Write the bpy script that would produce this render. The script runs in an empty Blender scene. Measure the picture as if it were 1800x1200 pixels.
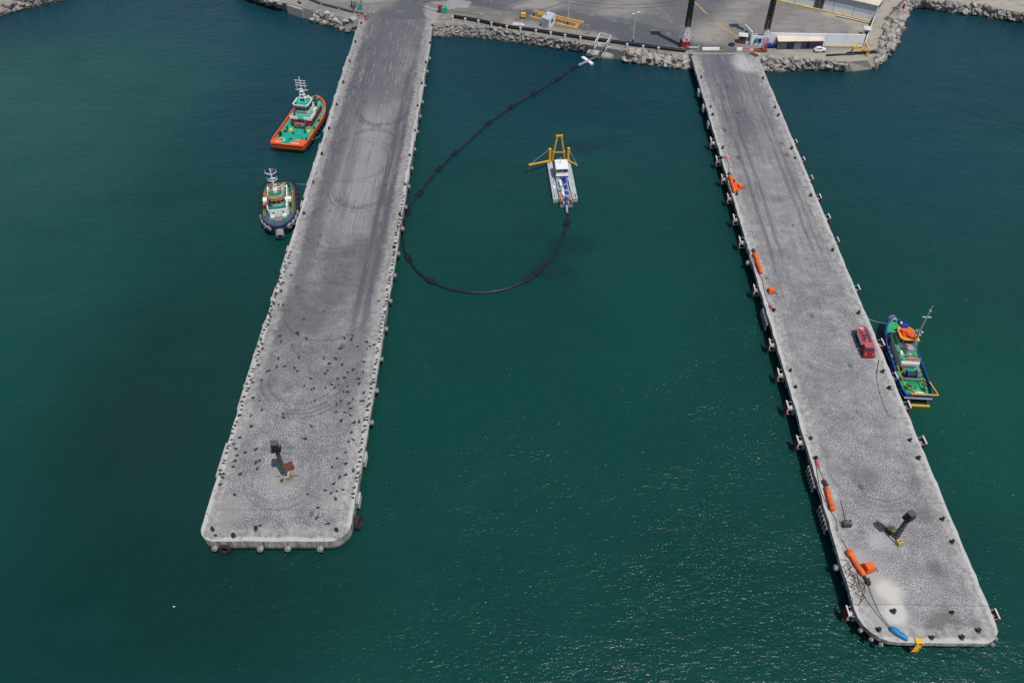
import bpy, bmesh, math, random
from mathutils import Vector, Matrix, noise as mnoise
R = math.radians
rnd = random.Random(7)
SC = bpy.context.scene
COL = SC.collection

# ------------------------------------------------------------------ camera
CAM_H, PITCH = 120.0, 45.9
cam_d = bpy.data.cameras.new("camera"); cam = bpy.data.objects.new("camera", cam_d); COL.objects.link(cam)
cam.location = (0, 0, CAM_H); cam.rotation_euler = (R(90 - PITCH), 0, 0)
cam_d.sensor_width = 36; cam_d.lens = 28.0; cam_d.clip_start = 1; cam_d.clip_end = 6000
SC.camera = cam
# ------------------------------------------------------------------ sky, sun, exposure
SUN_EL, SUN_DIR = 67.0, (0.62, -0.78)          # compass direction the sun stands in (x, y)
w = bpy.data.worlds.new("World"); SC.world = w; w.use_nodes = True
nt = w.node_tree; bg = nt.nodes["Background"]
sky = nt.nodes.new("ShaderNodeTexSky"); sky.sky_type = 'NISHITA'; sky.sun_disc = False
sky.sun_elevation = R(SUN_EL); sky.sun_rotation = math.atan2(SUN_DIR[0], SUN_DIR[1])
sky.air_density = 1.2; sky.dust_density = 1.5
nt.links.new(sky.outputs[0], bg.inputs[0]); bg.inputs[1].default_value = 0.085
sd = bpy.data.lights.new("sun", 'SUN'); sd.energy = 3.4; sd.angle = R(0.53); sd.color = (1, 0.955, 0.9)
so = bpy.data.objects.new("sun", sd); COL.objects.link(so)
_h = math.hypot(*SUN_DIR); _dir = Vector((SUN_DIR[0]/_h*math.cos(R(SUN_EL)), SUN_DIR[1]/_h*math.cos(R(SUN_EL)), math.sin(R(SUN_EL))))
so.rotation_euler = _dir.to_track_quat('Z', 'Y').to_euler(); so.location = (0, 0, 200)
SC.view_settings.view_transform = 'Standard'; SC.view_settings.look = 'None'
SC.view_settings.exposure = 0.0; SC.view_settings.gamma = 1.0
SC.render.engine = 'CYCLES'
SC.cycles.use_denoising = False

# ------------------------------------------------------------------ survey helpers
_F = 1400.0; _p = R(PITCH)
def P(px, py, z=0.0):
    """world point at height z seen at photo pixel (1800 x 1200): how the site was measured"""
    a, b = px - 900.0, -(py - 600.0)
    dx, dy, dz = a, math.cos(_p)*_F + math.sin(_p)*b, -math.sin(_p)*_F + math.cos(_p)*b
    t = (z - CAM_H)/dz
    return Vector((dx*t, dy*t, z))

# ------------------------------------------------------------------ mesh builder
class MB:
    def __init__(s): s.v = []; s.f = []
    def add(s, vs, fs):
        o = len(s.v); s.v += [tuple(v) for v in vs]; s.f += [tuple(i + o for i in f) for f in fs]; return s
    def box(s, c, d, rz=0.0, m=None):
        x, y, z = d[0]/2, d[1]/2, d[2]/2
        vs = [Vector(q) for q in ((-x,-y,-z),(x,-y,-z),(x,y,-z),(-x,y,-z),(-x,-y,z),(x,-y,z),(x,y,z),(-x,y,z))]
        M = Matrix.Rotation(rz, 3, 'Z') if m is None else m
        return s.add([M @ q + Vector(c) for q in vs], [(0,3,2,1),(4,5,6,7),(0,1,5,4),(1,2,6,5),(2,3,7,6),(3,0,4,7)])
    def bb(s, x0, y0, z0, x1, y1, z1):
        return s.box(((x0+x1)/2, (y0+y1)/2, (z0+z1)/2), (abs(x1-x0), abs(y1-y0), abs(z1-z0)))
    def cyl(s, p0, p1, r0, r1=None, n=10):
        r1 = r0 if r1 is None else r1
        p0, p1 = Vector(p0), Vector(p1); q = (p1-p0).to_track_quat('Z', 'Y')
        vs = []
        for p, r in ((p0, r0), (p1, r1)):
            for k in range(n):
                a = 2*math.pi*k/n; vs.append(q @ Vector((r*math.cos(a), r*math.sin(a), 0)) + p)
        fs = [(k, (k+1) % n, n+(k+1) % n, n+k) for k in range(n)]
        fs += [tuple(reversed(range(n))), tuple(range(n, 2*n))]
        return s.add(vs, fs)
    def bar(s, p0, p1, wd, ht=None):
        ht = wd if ht is None else ht
        p0, p1 = Vector(p0), Vector(p1); d = p1 - p0; L = d.length
        q = d.to_track_quat('X', 'Z').to_matrix()
        return s.box((p0+p1)/2, (L, wd, ht), m=q)
    def tube(s, pts, r, n=6, rr=None):
        pts = [Vector(p) for p in pts]; m = len(pts); vs = []
        for i, p in enumerate(pts):
            d = (pts[min(i+1, m-1)] - pts[max(i-1, 0)])
            q = d.to_track_quat('Z', 'Y'); ri = rr[i] if rr else r
            for k in range(n):
                a = 2*math.pi*k/n; vs.append(q @ Vector((ri*math.cos(a), ri*math.sin(a), 0)) + p)
        fs = [(i*n+k, i*n+(k+1) % n, (i+1)*n+(k+1) % n, (i+1)*n+k) for i in range(m-1) for k in range(n)]
        fs += [tuple(reversed(range(n))), tuple(range((m-1)*n, m*n))]
        return s.add(vs, fs)
    def prism(s, poly, z0, z1, top=None):
        n = len(poly); top = top or poly
        vs = [(p[0], p[1], z0) for p in poly] + [(p[0], p[1], z1) for p in top]
        fs = [(k, (k+1) % n, n+(k+1) % n, n+k) for k in range(n)] + [tuple(reversed(range(n))), tuple(range(n, 2*n))]
        return s.add(vs, fs)
    def rings(s, rings, cap0=True, cap1=True):
        n = len(rings[0]); vs = [p for r in rings for p in r]
        fs = [(i*n+k, i*n+(k+1) % n, (i+1)*n+(k+1) % n, (i+1)*n+k) for i in range(len(rings)-1) for k in range(n)]
        if cap0: fs.append(tuple(reversed(range(n))))
        if cap1: fs.append(tuple(range((len(rings)-1)*n, len(rings)*n)))
        return s.add(vs, fs)
    def torus(s, c, ax, Rr, r, n=16, m=8):
        q = Vector(ax).to_track_quat('Z', 'Y'); c = Vector(c); vs = []
        for i in range(n):
            a = 2*math.pi*i/n
            for k in range(m):
                b = 2*math.pi*k/m; d = Rr + r*math.cos(b)
                vs.append(q @ Vector((d*math.cos(a), d*math.sin(a), r*math.sin(b)*1.25)) + c)
        fs = [(i*m+k, ((i+1) % n)*m+k, ((i+1) % n)*m+(k+1) % m, i*m+(k+1) % m) for i in range(n) for k in range(m)]
        return s.add(vs, fs)
    def ball(s, c, r, n=12, m=8):
        rx, ry, rz = (r, r, r) if not hasattr(r, '__len__') else r
        vs = [(c[0], c[1], c[2]-rz)]
        for i in range(1, m):
            t = -math.pi/2 + math.pi*i/m
            for k in range(n):
                a = 2*math.pi*k/n; vs.append((c[0]+rx*math.cos(t)*math.cos(a), c[1]+ry*math.cos(t)*math.sin(a), c[2]+rz*math.sin(t)))
        vs.append((c[0], c[1], c[2]+rz)); L = len(vs)-1
        fs = [(0, 1+(k+1) % n, 1+k) for k in range(n)]
        fs += [(1+i*n+k, 1+i*n+(k+1) % n, 1+(i+1)*n+(k+1) % n, 1+(i+1)*n+k) for i in range(m-2) for k in range(n)]
        fs += [(L, 1+(m-2)*n+k, 1+(m-2)*n+(k+1) % n) for k in range(n)]
        return s.add(vs, fs)
    def hull(s, pts):
        bm = bmesh.new()
        for p in pts: bm.verts.new(p)
        r = bmesh.ops.convex_hull(bm, input=bm.verts)
        bmesh.ops.delete(bm, geom=[e for e in r['geom_interior'] if isinstance(e, bmesh.types.BMVert)], context='VERTS')
        bm.verts.index_update(); vs = [v.co.copy() for v in bm.verts]; fs = [tuple(v.index for v in f.verts) for f in bm.faces]
        bm.free(); return s.add(vs, fs)
    def mesh(s, name, mat, smooth=False):
        me = bpy.data.meshes.new(name); me.from_pydata(s.v, [], s.f); me.materials.append(mat)
        bm = bmesh.new(); bm.from_mesh(me); bmesh.ops.recalc_face_normals(bm, faces=bm.faces); bm.to_mesh(me); bm.free()
        if smooth: me.polygons.foreach_set("use_smooth", [True]*len(me.polygons))
        me.update(); return me
    def build(s, name, mat, parent=None, smooth=False, loc=(0,0,0), rz=0.0):
        o = bpy.data.objects.new(name, s.mesh(name, mat, smooth)); COL.objects.link(o)
        o.location = loc; o.rotation_euler = (0, 0, rz); o.parent = parent
        return o

def tag(o, label=None, cat=None, group=None, kind=None):
    if label: o['label'] = label
    if cat: o['category'] = cat
    if group: o['group'] = group
    if kind: o['kind'] = kind
    elif cat: o['kind'] = 'thing'
    return o
def thing(name, label, cat, loc=(0,0,0), rz=0.0, group=None):
    o = bpy.data.objects.new(name, None); COL.objects.link(o); o.empty_display_size = 0.5
    o.location = loc; o.rotation_euler = (0, 0, rz); return tag(o, label, cat, group)
_kids = {}
def kids(o): return [c for c in bpy.data.objects if c.parent == o]
def copy_tree(o, loc=None, rz=None, label=None, group=None, parent=None, tree=None):
    c = o.copy(); COL.objects.link(c); c.parent = parent
    if loc is not None: c.location = loc
    if rz is not None: c.rotation_euler = (0, 0, rz)
    if label: c['label'] = label
    if group: c['group'] = group
    for ch in (tree.get(o, []) if tree else kids(o)): copy_tree(ch, parent=c, tree=tree)
    return c
def tree_of(o):
    t = {}
    def walk(x):
        t[x] = kids(x)
        for y in t[x]: walk(y)
    walk(o); return t

# ------------------------------------------------------------------ node maths
class S:
    def __init__(s, t, o): s.t, s.o = t, o
    def _m(s, op, *a, clamp=False):
        n = s.t.nodes.new("ShaderNodeMath"); n.operation = op; n.use_clamp = clamp
        for i, x in enumerate((s,) + a):
            if isinstance(x, S): s.t.links.new(x.o, n.inputs[i])
            else: n.inputs[i].default_value = x
        return S(s.t, n.outputs[0])
    def __add__(s, b): return s._m('ADD', b)
    def __radd__(s, b): return s._m('ADD', b)
    def __sub__(s, b): return s._m('SUBTRACT', b)
    def __rsub__(s, b): return (s*-1) + b
    def __mul__(s, b): return s._m('MULTIPLY', b)
    __rmul__ = __mul__
    def __truediv__(s, b): return s._m('DIVIDE', b)
    def abs(s): return s._m('ABSOLUTE')
    def sqrt(s): return s._m('SQRT')
    def max(s, b): return s._m('MAXIMUM', b)
    def min(s, b): return s._m('MINIMUM', b)
    def clamp(s): return s._m('ADD', 0.0, clamp=True)
    def gt(s, b): return s._m('GREATER_THAN', b)
    def mod(s, b): return s._m('FLOORED_MODULO', b)
    def step(s, lo, hi):
        n = s.t.nodes.new("ShaderNodeMapRange"); n.interpolation_type = 'SMOOTHSTEP'
        n.inputs[1].default_value = lo; n.inputs[2].default_value = hi
        if lo > hi:
            n.inputs[1].default_value = hi; n.inputs[2].default_value = lo; n.inputs[3].default_value = 1; n.inputs[4].default_value = 0
        s.t.links.new(s.o, n.inputs[0]); return S(s.t, n.outputs[0])
class Mat:
    def __init__(s, name, rough=0.8, metal=0.0, spec=0.3):
        m = bpy.data.materials.new(name); m.use_nodes = True; s.m = m; s.t = m.node_tree
        s.b = s.t.nodes["Principled BSDF"]; s.b.inputs["Roughness"].default_value = rough
        s.b.inputs["Metallic"].default_value = metal; s.b.inputs["Specular IOR Level"].default_value = spec
        tc = s.t.nodes.new("ShaderNodeTexCoord"); s.vec = tc.outputs["Object"]
        sp = s.t.nodes.new("ShaderNodeSeparateXYZ"); s.t.links.new(s.vec, sp.inputs[0])
        s.x, s.y, s.z = (S(s.t, o) for o in sp.outputs)
    def vecof(s, x, y, z):
        n = s.t.nodes.new("ShaderNodeCombineXYZ")
        for i, q in enumerate((x, y, z)):
            if isinstance(q, S): s.t.links.new(q.o, n.inputs[i])
            else: n.inputs[i].default_value = q
        return n.outputs[0]
    def noise(s, scale, detail=3, rough=0.55, vec=None, dist=0.0, sx=1, sy=1, sz=1, off=0.0):
        v = vec or s.vec
        if (sx, sy, sz, off) != (1, 1, 1, 0.0):
            mp = s.t.nodes.new("ShaderNodeMapping"); mp.inputs["Scale"].default_value = (sx, sy, sz); mp.inputs["Location"].default_value = (off, off*1.3, off*.7)
            s.t.links.new(v, mp.inputs[0]); v = mp.outputs[0]
        n = s.t.nodes.new("ShaderNodeTexNoise"); n.inputs["Scale"].default_value = scale; n.inputs["Detail"].default_value = detail
        n.inputs["Roughness"].default_value = rough; n.inputs["Distortion"].default_value = dist
        s.t.links.new(v, n.inputs["Vector"]); return S(s.t, n.outputs[0])
    def voro(s, scale, feature='F1'):
        n = s.t.nodes.new("ShaderNodeTexVoronoi"); n.inputs["Scale"].default_value = scale; n.feature = feature
        s.t.links.new(s.vec, n.inputs["Vector"]); return S(s.t, n.outputs["Distance"])
    def mix(s, fac, a, b):
        n = s.t.nodes.new("ShaderNodeMix"); n.data_type = 'RGBA'; n.clamp_factor = True
        if isinstance(fac, S): s.t.links.new(fac.o, n.inputs[0])
        else: n.inputs[0].default_value = fac
        for i, c in ((6, a), (7, b)):
            if isinstance(c, S): s.t.links.new(c.o, n.inputs[i])
            else: n.inputs[i].default_value = (*c, 1)
        return S(s.t, n.outputs[2])
    def color(s, c): s.t.links.new(c.o, s.b.inputs["Base Color"]); return s
    def rough(s, c): s.t.links.new(c.o, s.b.inputs["Roughness"]); return s
    def bump(s, h, dist=0.05, strength=1.0):
        n = s.t.nodes.new("ShaderNodeBump"); n.inputs["Strength"].default_value = strength; n.inputs["Distance"].default_value = dist
        s.t.links.new(h.o, n.inputs["Height"]); s.t.links.new(n.outputs[0], s.b.inputs["Normal"]); return s
    def seg(s, a, b, x=None, y=None):
        """distance to the segment a-b in the object's xy plane"""
        x = x or s.x; y = y or s.y
        dx, dy = b[0]-a[0], b[1]-a[1]; L2 = dx*dx+dy*dy
        h = (((x-a[0])*dx + (y-a[1])*dy) / L2).clamp()
        ex, ey = x - a[0] - h*dx, y - a[1] - h*dy
        return (ex*ex + ey*ey).sqrt()
def paint(name, c, rough=0.5, wear=0.25, wc=None, scale=1.2, metal=0.0, spec=0.4):
    """painted or weathered surface: the paint colour, blotchy fading, darker grime spots"""
    m = Mat(name, rough, metal, spec)
    lo = tuple(q*(1-wear*.6) for q in c); wc = wc or tuple(q*.35+.03 for q in c)
    k = m.mix(m.noise(scale*.6, 4).step(.3, .7), c, lo)
    k = m.mix(m.noise(scale*1.5, 5, .7, off=3.1).step(.60, .72)*min(.9, wear*2.2), k, wc)
    k = m.mix(m.noise(scale*1.2, 4, .7, sz=.15, off=7.7).step(.62, .74)*min(.7, wear*1.5), k, wc)
    m.color(k); return m.m
M = dict(
    white=paint("white_paint", (.78,.79,.78), .45, .2, (.45,.40,.34)), offwhite=paint("aged_white_paint", (.62,.62,.58), .6, .3, (.35,.3,.24)),
    paleg=paint("pale_green_paint", (.42,.62,.55), .5, .2), teal=paint("teal_deck_paint", (.008,.36,.24), .6, .3, (.02,.22,.17)),
    green=paint("green_deck_paint", (.012,.36,.13), .6, .3, (.02,.2,.08)), dkgreen=paint("dark_green_deck_paint", (.012,.18,.10), .65, .35),
    olive=paint("olive_paint", (.19,.16,.04), .7, .4), orange=paint("orange_paint", (.83,.11,.015), .5, .3, (.3,.06,.03)),
    red=paint("red_paint", (.34,.015,.022), .5, .3), maroon=paint("dark_red_paint", (.22,.02,.035), .6, .4), rust=paint("rusty_steel", (.23,.065,.03), .85, .5, (.08,.03,.02)),
    tan=paint("antifouling_paint", (.34,.19,.08), .7, .4, (.08,.05,.03)), yellow=paint("yellow_paint", (.85,.42,.015), .5, .25, (.4,.2,.03)),
    blue=paint("blue_hull_paint", (.012,.06,.30), .45, .35, (.03,.05,.12)), bluegrey=paint("blue_grey_hull_paint", (.06,.10,.16), .55, .5, (.12,.13,.14)),
    royal=paint("royal_blue_paint", (.01,.035,.42), .45, .2), navy=paint("navy_paint", (.012,.018,.05), .6, .3), black=paint("black_steel", (.018,.018,.02), .6, .3, (.06,.05,.04)),
    rubber=paint("rubber", (.022,.022,.024), .85, .4, (.10,.10,.10)), greyrub=paint("guano_grey_rubber", (.30,.30,.30), .9, .5, (.07,.07,.07)),
    grey=paint("grey_paint", (.33,.36,.38), .6, .35, (.2,.17,.14)), dgrey=paint("dark_grey_paint", (.09,.095,.10), .6, .4), lgrey=paint("light_grey_deck_paint", (.40,.44,.46), .6, .4, (.25,.24,.22)),
    steel=paint("galvanised_steel", (.45,.46,.47), .45, .3, metal=.3), pipe=paint("black_pipe", (.014,.014,.022), .45, .3), tarp=paint("orange_tarpaulin", (.78,.125,.015), .55, .25, (.5,.06,.01), 2.5),
    btarp=paint("blue_tarpaulin", (.012,.20,.46), .5, .3, None, 2.5), rope=paint("dark_rope", (.05,.045,.04), .9, .3), prope=paint("pale_rope", (.40,.40,.36), .9, .3),
    brown=paint("brown_timber", (.19,.06,.025), .8, .5), conc=paint("concrete", (.36,.35,.33), .9, .4, (.2,.19,.17), .5), pink=paint("faded_pink_red_paint", (.46,.09,.115), .6, .3),
    aqua=paint("green_container_paint", (.02,.36,.22), .5, .2), beige=paint("beige_roof", (.66,.57,.45), .7, .3, (.45,.3,.2), .4), bwall=paint("pale_blue_grey_wall", (.40,.45,.52), .6, .08, (.22,.24,.27), .3),
    pwall=paint("white_wall_panel", (.80,.82,.87), .6, .06, (.5,.48,.45), .3), purple=paint("deep_purple_paint", (.05,.03,.09), .6, .3), mix=paint("grimy_machinery", (.30,.24,.18), .7, .6, (.05,.04,.04), 3),
    darkbird=paint("dark_plumage", (.035,.032,.034), .9, .3, (.11,.10,.095), 6), gull=paint("white_plumage", (.8,.8,.78), .9, .1),
)
def glass():
    m = Mat("dark_window_glass", .12, 0, .5); m.color(m.mix(m.noise(.8, 2), (.012,.016,.02), (.05,.06,.065))); return m.m
M['glass'] = glass()

# ================================================================== WATER
def water_mat():
    m = Mat("harbour_water", .19, 0, .5); m.b.inputs["IOR"].default_value = 1.333
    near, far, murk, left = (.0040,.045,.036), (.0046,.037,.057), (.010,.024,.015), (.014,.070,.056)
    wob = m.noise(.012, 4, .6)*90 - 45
    k = m.mix((m.y + wob).step(120, 290), near, far)  # bluer with distance: sky reflection painted in, on top of the water's own tint
    def area(px, py, rx, ry, col, amt):
        nonlocal k
        c = P(px, py); ex, ey = (m.x - c.x)/rx, (m.y - c.y)/ry
        k = m.mix(((ex*ex + ey*ey).sqrt() + wob*.012).step(1.0, .1)*amt, k, col)
    area(60, 220, 85, 105, left, .95); area(20, 480, 45, 60, (.006,.056,.045), .6)           # clear pale shallows
    area(270, 760, 30, 62, murk, .6); area(330, 1060, 40, 22, (.006,.026,.018), .7)           # brown silt
    area(1150, 560, 28, 45, (.004,.052,.040), .5); area(840, 600, 20, 40, (.0035,.046,.036), .5)
    area(1730, 760, 26, 50, (.005,.060,.038), .8); area(1640, 300, 40, 50, (.004,.042,.055), .5); area(1300, 1010, 35, 22, (.0026,.034,.027), .6)
    area(480, 200, 38, 50, (.0025,.028,.048), .6); area(1000, 150, 40, 40, (.002,.026,.042), .75); area(160, 1080, 40, 40, (.002,.026,.024), .6)
    k = m.mix(m.noise(.02, 4, .6, off=9.).step(.40, .75)*.4, k, (.002,.024,.027)); k = m.mix(m.noise(.05, 4, .65, off=19., sx=.5).step(.52, .72)*.22, k, (.008,.060,.050))
    # silt stirred up round the dredger
    n = m.noise(.12, 4, .6, dist=1.0)*14
    for (cx, cy, r, a) in ((14, 148, 10, .75), (9, 139, 10, .6), (20, 191, 7, .85), (27, 193, 6, .6), (5, 152, 8, .4)):
        d = (((m.x-cx)*(m.x-cx)) + ((m.y-cy)*(m.y-cy)*2.2)).sqrt() + n - 7
        k = m.mix(d.step(r, r*.1)*a*.75, k, (.005,.020,.026))
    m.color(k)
    patch = m.noise(.03, 3, .6, off=6.).step(.3, .7)
    h = (m.noise(2.3, 3, .62, sx=.40, dist=.5)*.105 + m.noise(5.0, 2, .6, sx=.5, off=3.)*.035)*(patch*.5 + .75) + m.noise(.62, 3, .6, sx=.6, sy=.9, off=5.)*.23 + m.noise(.10, 2, .5, sx=.6, off=2.)*.5
    m.bump(h, 1.0, 1.0)
    return m.m
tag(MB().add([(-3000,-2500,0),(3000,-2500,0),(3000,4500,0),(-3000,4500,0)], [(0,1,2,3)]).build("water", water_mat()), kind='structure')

# ================================================================== GROUND
ZG, ZD = 3.15, 3.2
pairs = [  # (top of the bank, waterline), photo pixels, from the left
 ((380,-60),(340,-55)),((420,-18),(408,-12)),((462,-2),(444,1)),((520,10),(504,19)),((545,18),(533,31)),((583,27),(567,42)),((629,37),(620,57)),((700,38),(700,62)),((764,42),(764,65)),
 ((800,44),(800,65)),((845,47),(834,66)),((890,53),(886,72)),((934,60),(934,79)),((990,71),(985,86)),((1032,79),(1032,93)),((1087,88),(1073,102)),((1129,91),(1129,114)),((1170,94),(1170,118)),((1213,98),(1212,122)),
 ((1270,99),(1275,124)),((1340,101),(1344,126)),((1380,103),(1385,125)),((1425,106),(1425,123)),((1490,109),(1500,126)),((1525,106),(1534,121)),((1541,97),(1555,108)),((1550,70),(1572,84)),((1558,45),(1580,58)),((1568,22),(1590,33)),((1585,7),(1600,16)),((1612,-1),(1622,14)),((1655,3),(1655,20)),((1720,9),(1728,29)),((1800,24),(1800,41)),((1900,45),(1900,62)),((2150,100),(2150,118))]
top = [P(*a, ZG) for a, b in pairs]; wl = [P(*b, 0) for a, b in pairs]
def ground_mat():
    m = Mat("dusty_quay_ground", .92, 0, .2)
    big, fine = m.noise(.035, 5, .6), m.noise(.5, 5, .65)
    k = m.mix(big.step(.35, .65), (.215,.205,.195), (.27,.25,.225))
    k = m.mix(m.noise(.10, 5, .7, sx=.35, off=2.).step(.5, .68)*.55, k, (.12,.115,.115))
    wob = m.noise(.05, 4, .6, off=7.)*22 - 11
    def band(pts, r, col, amt):
        nonlocal k
        d = None
        for a, b in zip(pts, pts[1:]):
            A, B = P(*a, ZG), P(*b, ZG); e = m.seg(A, B); d = e if d is None else d.min(e)
        k = m.mix((d + wob).step(r, r*.35)*amt, k, col)
    dark = (.082,.09,.104)
    band([(700,60),(700,30),(760,0),(850,-25)], 17, dark, .9); band([(840,5),(900,-10)], 12, dark, .7)
    band([(850,20),(1060,45),(1180,70),(1270,95)], 10, dark, .92); band([(1140,60),(1180,30),(1230,-10)], 17, dark, .75)
    band([(1010,20),(1080,-20)], 9, (.10,.105,.115), .6); band([(1280,75),(1340,25),(1420,10)], 9, (.14,.135,.13), .6)
    band([(560,8),(640,18)], 7, (.16,.16,.165), .7)
    sand = (.33,.30,.245)
    band([(1335,96),(1440,100),(1540,96)], 4.2, sand, .9); band([(1535,98),(1552,50),(1575,8),(1700,-30)], 7.5, sand, .9)
    band([(1600,-25),(1800,-10),(1990,20)], 22, (.36,.33,.28), .95); band([(1455,20),(1530,45),(1515,60)], 7, (.36,.34,.25), .8)
    band([(790,25),(900,28)], 6, (.20,.195,.16), .75); band([(900,40),(980,55),(1060,70)], 4.5, (.26,.235,.19), .8)
    band([(768,32),(768,60)], 2.2, (.24,.15,.13), .7)
    k = m.mix(fine.step(.55, .72)*.5, k, (.09,.088,.085)); k = m.mix(m.noise(1.2, 4, .75, off=1.).step(.60, .72)*.5, k, (.42,.40,.37))
    k = m.mix(m.noise(.22, 6, .75, sx=.4, off=5.).step(.52, .66)*.45, k, (.11,.11,.115)); k = m.mix(m.noise(.16, 6, .75, off=8.).step(.55, .68)*.4, k, (.31,.29,.265))
    # worn vehicle sweeps across the yard
    band([(764,40),(761,26),(770,14),(800,6)], 2.6, (.30,.30,.295), .8); band([(633,40),(645,26),(660,16)], 3.0, (.22,.21,.21), .7)
    for (cx, cy, r, wd) in ((8, 318, 22, .8), (8, 318, 24.5, .8), (22, 345, 30, 1.1), (-12, 330, 26, .9), (60, 330, 34, 1.0), (-14, 296, 24, .7), (-14, 296, 26, .7), (-6, 300, 33, .8), (-20, 285, 16, .6), (40, 320, 45, .9), (40, 320, 47.5, .9), (75, 300, 22, .7)):
        d = ((m.x-cx)*(m.x-cx) + (m.y-cy)*(m.y-cy)).sqrt()
        k = m.mix(((d - r).abs()).step(wd, .1)*.6*m.noise(.06, 2, .5, off=r).step(.35, .55), k, (.075,.08,.09))
    m.color(k); m.bump(fine, .05, .6); return m.m
GM = ground_mat()
mb = MB()
n = len(pairs); vs = []
for a, b in zip(top, wl):
    e = b + (b - a)*0.5; vs += [(a.x, a.y, ZG), (b.x, b.y, -0.05), (e.x, e.y, -1.8)]
mb.add(vs, [(3*i, 3*i+3, 3*i+4, 3*i+1) for i in range(n-1)] + [(3*i+1, 3*i+4, 3*i+5, 3*i+2) for i in range(n-1)])
far = [(1500, top[-1].y, ZG), (1500, 1800, ZG), (-420, 1800, ZG)]
mb.add([tuple(v) for v in top] + far, [tuple(range(n+3))])
tag(mb.build("ground", GM), kind='structure')
# the spit of shore in the far left corner
p2 = [((-260,40),(-250,75)),((-30,15),(-25,38)),((0,8),(0,28)),((50,-3),(50,15)),((95,-14),(112,0)),((150,-50),(175,-40))]
t2 = [P(*a, ZG) for a, b in p2]; w2 = [P(*b, 0) for a, b in p2]
mb = MB(); vs = []
for a, b in zip(t2, w2):
    e = b + (b-a)*.5; vs += [(a.x,a.y,ZG),(b.x,b.y,-.05),(e.x,e.y,-1.8)]
mb.add(vs, [(3*i,3*i+3,3*i+4,3*i+1) for i in range(5)] + [(3*i+1,3*i+4,3*i+5,3*i+2) for i in range(5)])
mb.add([tuple(v) for v in t2] + [(t2[-1].x, 1800, ZG), (-1500, 1800, ZG), (-1500, t2[0].y, ZG)], [tuple(range(9))])
tag(mb.build("shore", GM), kind='structure')

# ================================================================== BOULDERS
def rock_mat():
    m = Mat("harbour_rock", .92, 0, .2)
    g = m.t.nodes.new("ShaderNodeNewGeometry"); oi = m.t.nodes.new("ShaderNodeObjectInfo")
    sp = m.t.nodes.new("ShaderNodeSeparateXYZ"); m.t.links.new(g.outputs["Position"], sp.inputs[0]); wz = S(m.t, sp.outputs[2])
    isl = S(m.t, g.outputs["Random Per Island"]); r = (isl*.6 + S(m.t, oi.outputs["Random"])*.8)._m('FRACT')
    k = m.mix(r, (.19,.18,.165), (.44,.42,.385))
    k = m.mix(m.noise(.9, 5, .65).step(.5, .72)*.6, k, (.15,.135,.12))
    k = m.mix((r*3.7)._m('FRACT').gt(.86)*.6, k, (.30,.20,.16))
    k = m.mix((wz + m.noise(.8, 3)*.9).step(1.5, .6)*.88, k, (.035,.032,.022))
    m.color(k); m.bump(m.noise(2.5, 5, .7), .12, .8); return m.m
RM = rock_mat()
def boulder_pts(r, c=(0,0,0)):
    sx, sy, sz = rnd.uniform(.8,1.35), rnd.uniform(.75,1.15), rnd.uniform(.6,.95); a = rnd.uniform(0, 6.28); pts = []
    for _ in range(13):
        v = Vector((rnd.gauss(0,1), rnd.gauss(0,1), rnd.gauss(0,1))).normalized()*rnd.uniform(.82, 1.08)
        x, y, z = v.x*sx*r, v.y*sy*r, v.z*sz*r
        pts.append((c[0]+x*math.cos(a)-y*math.sin(a), c[1]+x*math.sin(a)+y*math.cos(a), c[2]+z))
    return pts
bmeshes = []
for i in range(14):
    bmeshes.append(MB().hull(boulder_pts(1.0)).mesh("boulder", RM))
def in_gap(p):   # the piers and slabs keep the bank free of rock
    if -51.5 < p.x < -25.9 and p.y > 240: return True
    if 55.4 < p.x < 76.9 and p.y > 215: return True
    return False
slabs = []   # filled below: (centre, half width x, half width y)
SL = [(P(1062,88,2.0), 6.4, 4.2), (P(1512,112,2.0), 4.6, 4.2), (P(522,13,2.2), 6.5, 5.5)]
rocks = []
def scatter(T, W, segs, n, rlo, rhi, group):
    lens = [(T[i+1]-T[i]).length*.5 + (W[i+1]-W[i]).length*.5 for i in segs]
    tot = sum(lens)
    for _ in range(n):
        u = rnd.random()*tot; i = 0
        while u > lens[i]: u -= lens[i]; i += 1
        f = u/lens[i]; i = segs[i]
        a, b = T[i].lerp(T[i+1], f), W[i].lerp(W[i+1], f); s = rnd.random()**.9*1.12 - .06
        p = a.lerp(b, s); r = rlo + (rhi-rlo)*rnd.random()**2.2
        p.z = ZG*(1-s) - .1 + r*.12
        if in_gap(p) or any(abs(p.x-c.x) < hx and abs(p.y-c.y) < hy for c, hx, hy in SL): continue
        rocks.append((r, p, group))
G_MID, G_BIG, G_RIGHT, G_FAR, G_LEFT, G_CORNER = "rocks between the piers", "large blocks beside the second pier", "rocks of the right bank", "rocks round the cove", "rocks left of the first pier", "rocks of the far left shore"
scatter(top, wl, list(range(8, 15)), 620, .45, 1.15, G_MID)
scatter(top, wl, [15,16,17], 200, .7, 2.1, G_BIG)
scatter(top, wl, list(range(20, 25)), 340, .5, 1.5, G_RIGHT)
scatter(top, wl, list(range(25, 34)), 700, .6, 1.8, G_FAR)
scatter(top, wl, list(range(1, 6)), 330, .5, 1.6, G_LEFT)
scatter(t2, w2, [1,2,3,4], 260, .6, 1.4, G_CORNER)
LAB = {G_MID: "weathered grey rock in the rough bank between the two piers", G_BIG: "large pale grey block on the bank just left of the right pier's root",
       G_RIGHT: "sandy grey boulder on the bank below the white wall", G_FAR: "sandy grey boulder on the bank curving round the right-hand cove",
       G_LEFT: "pale grey boulder on the bank left of the left pier's root", G_CORNER: "pale boulder on the shore in the photo's far left corner"}
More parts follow.
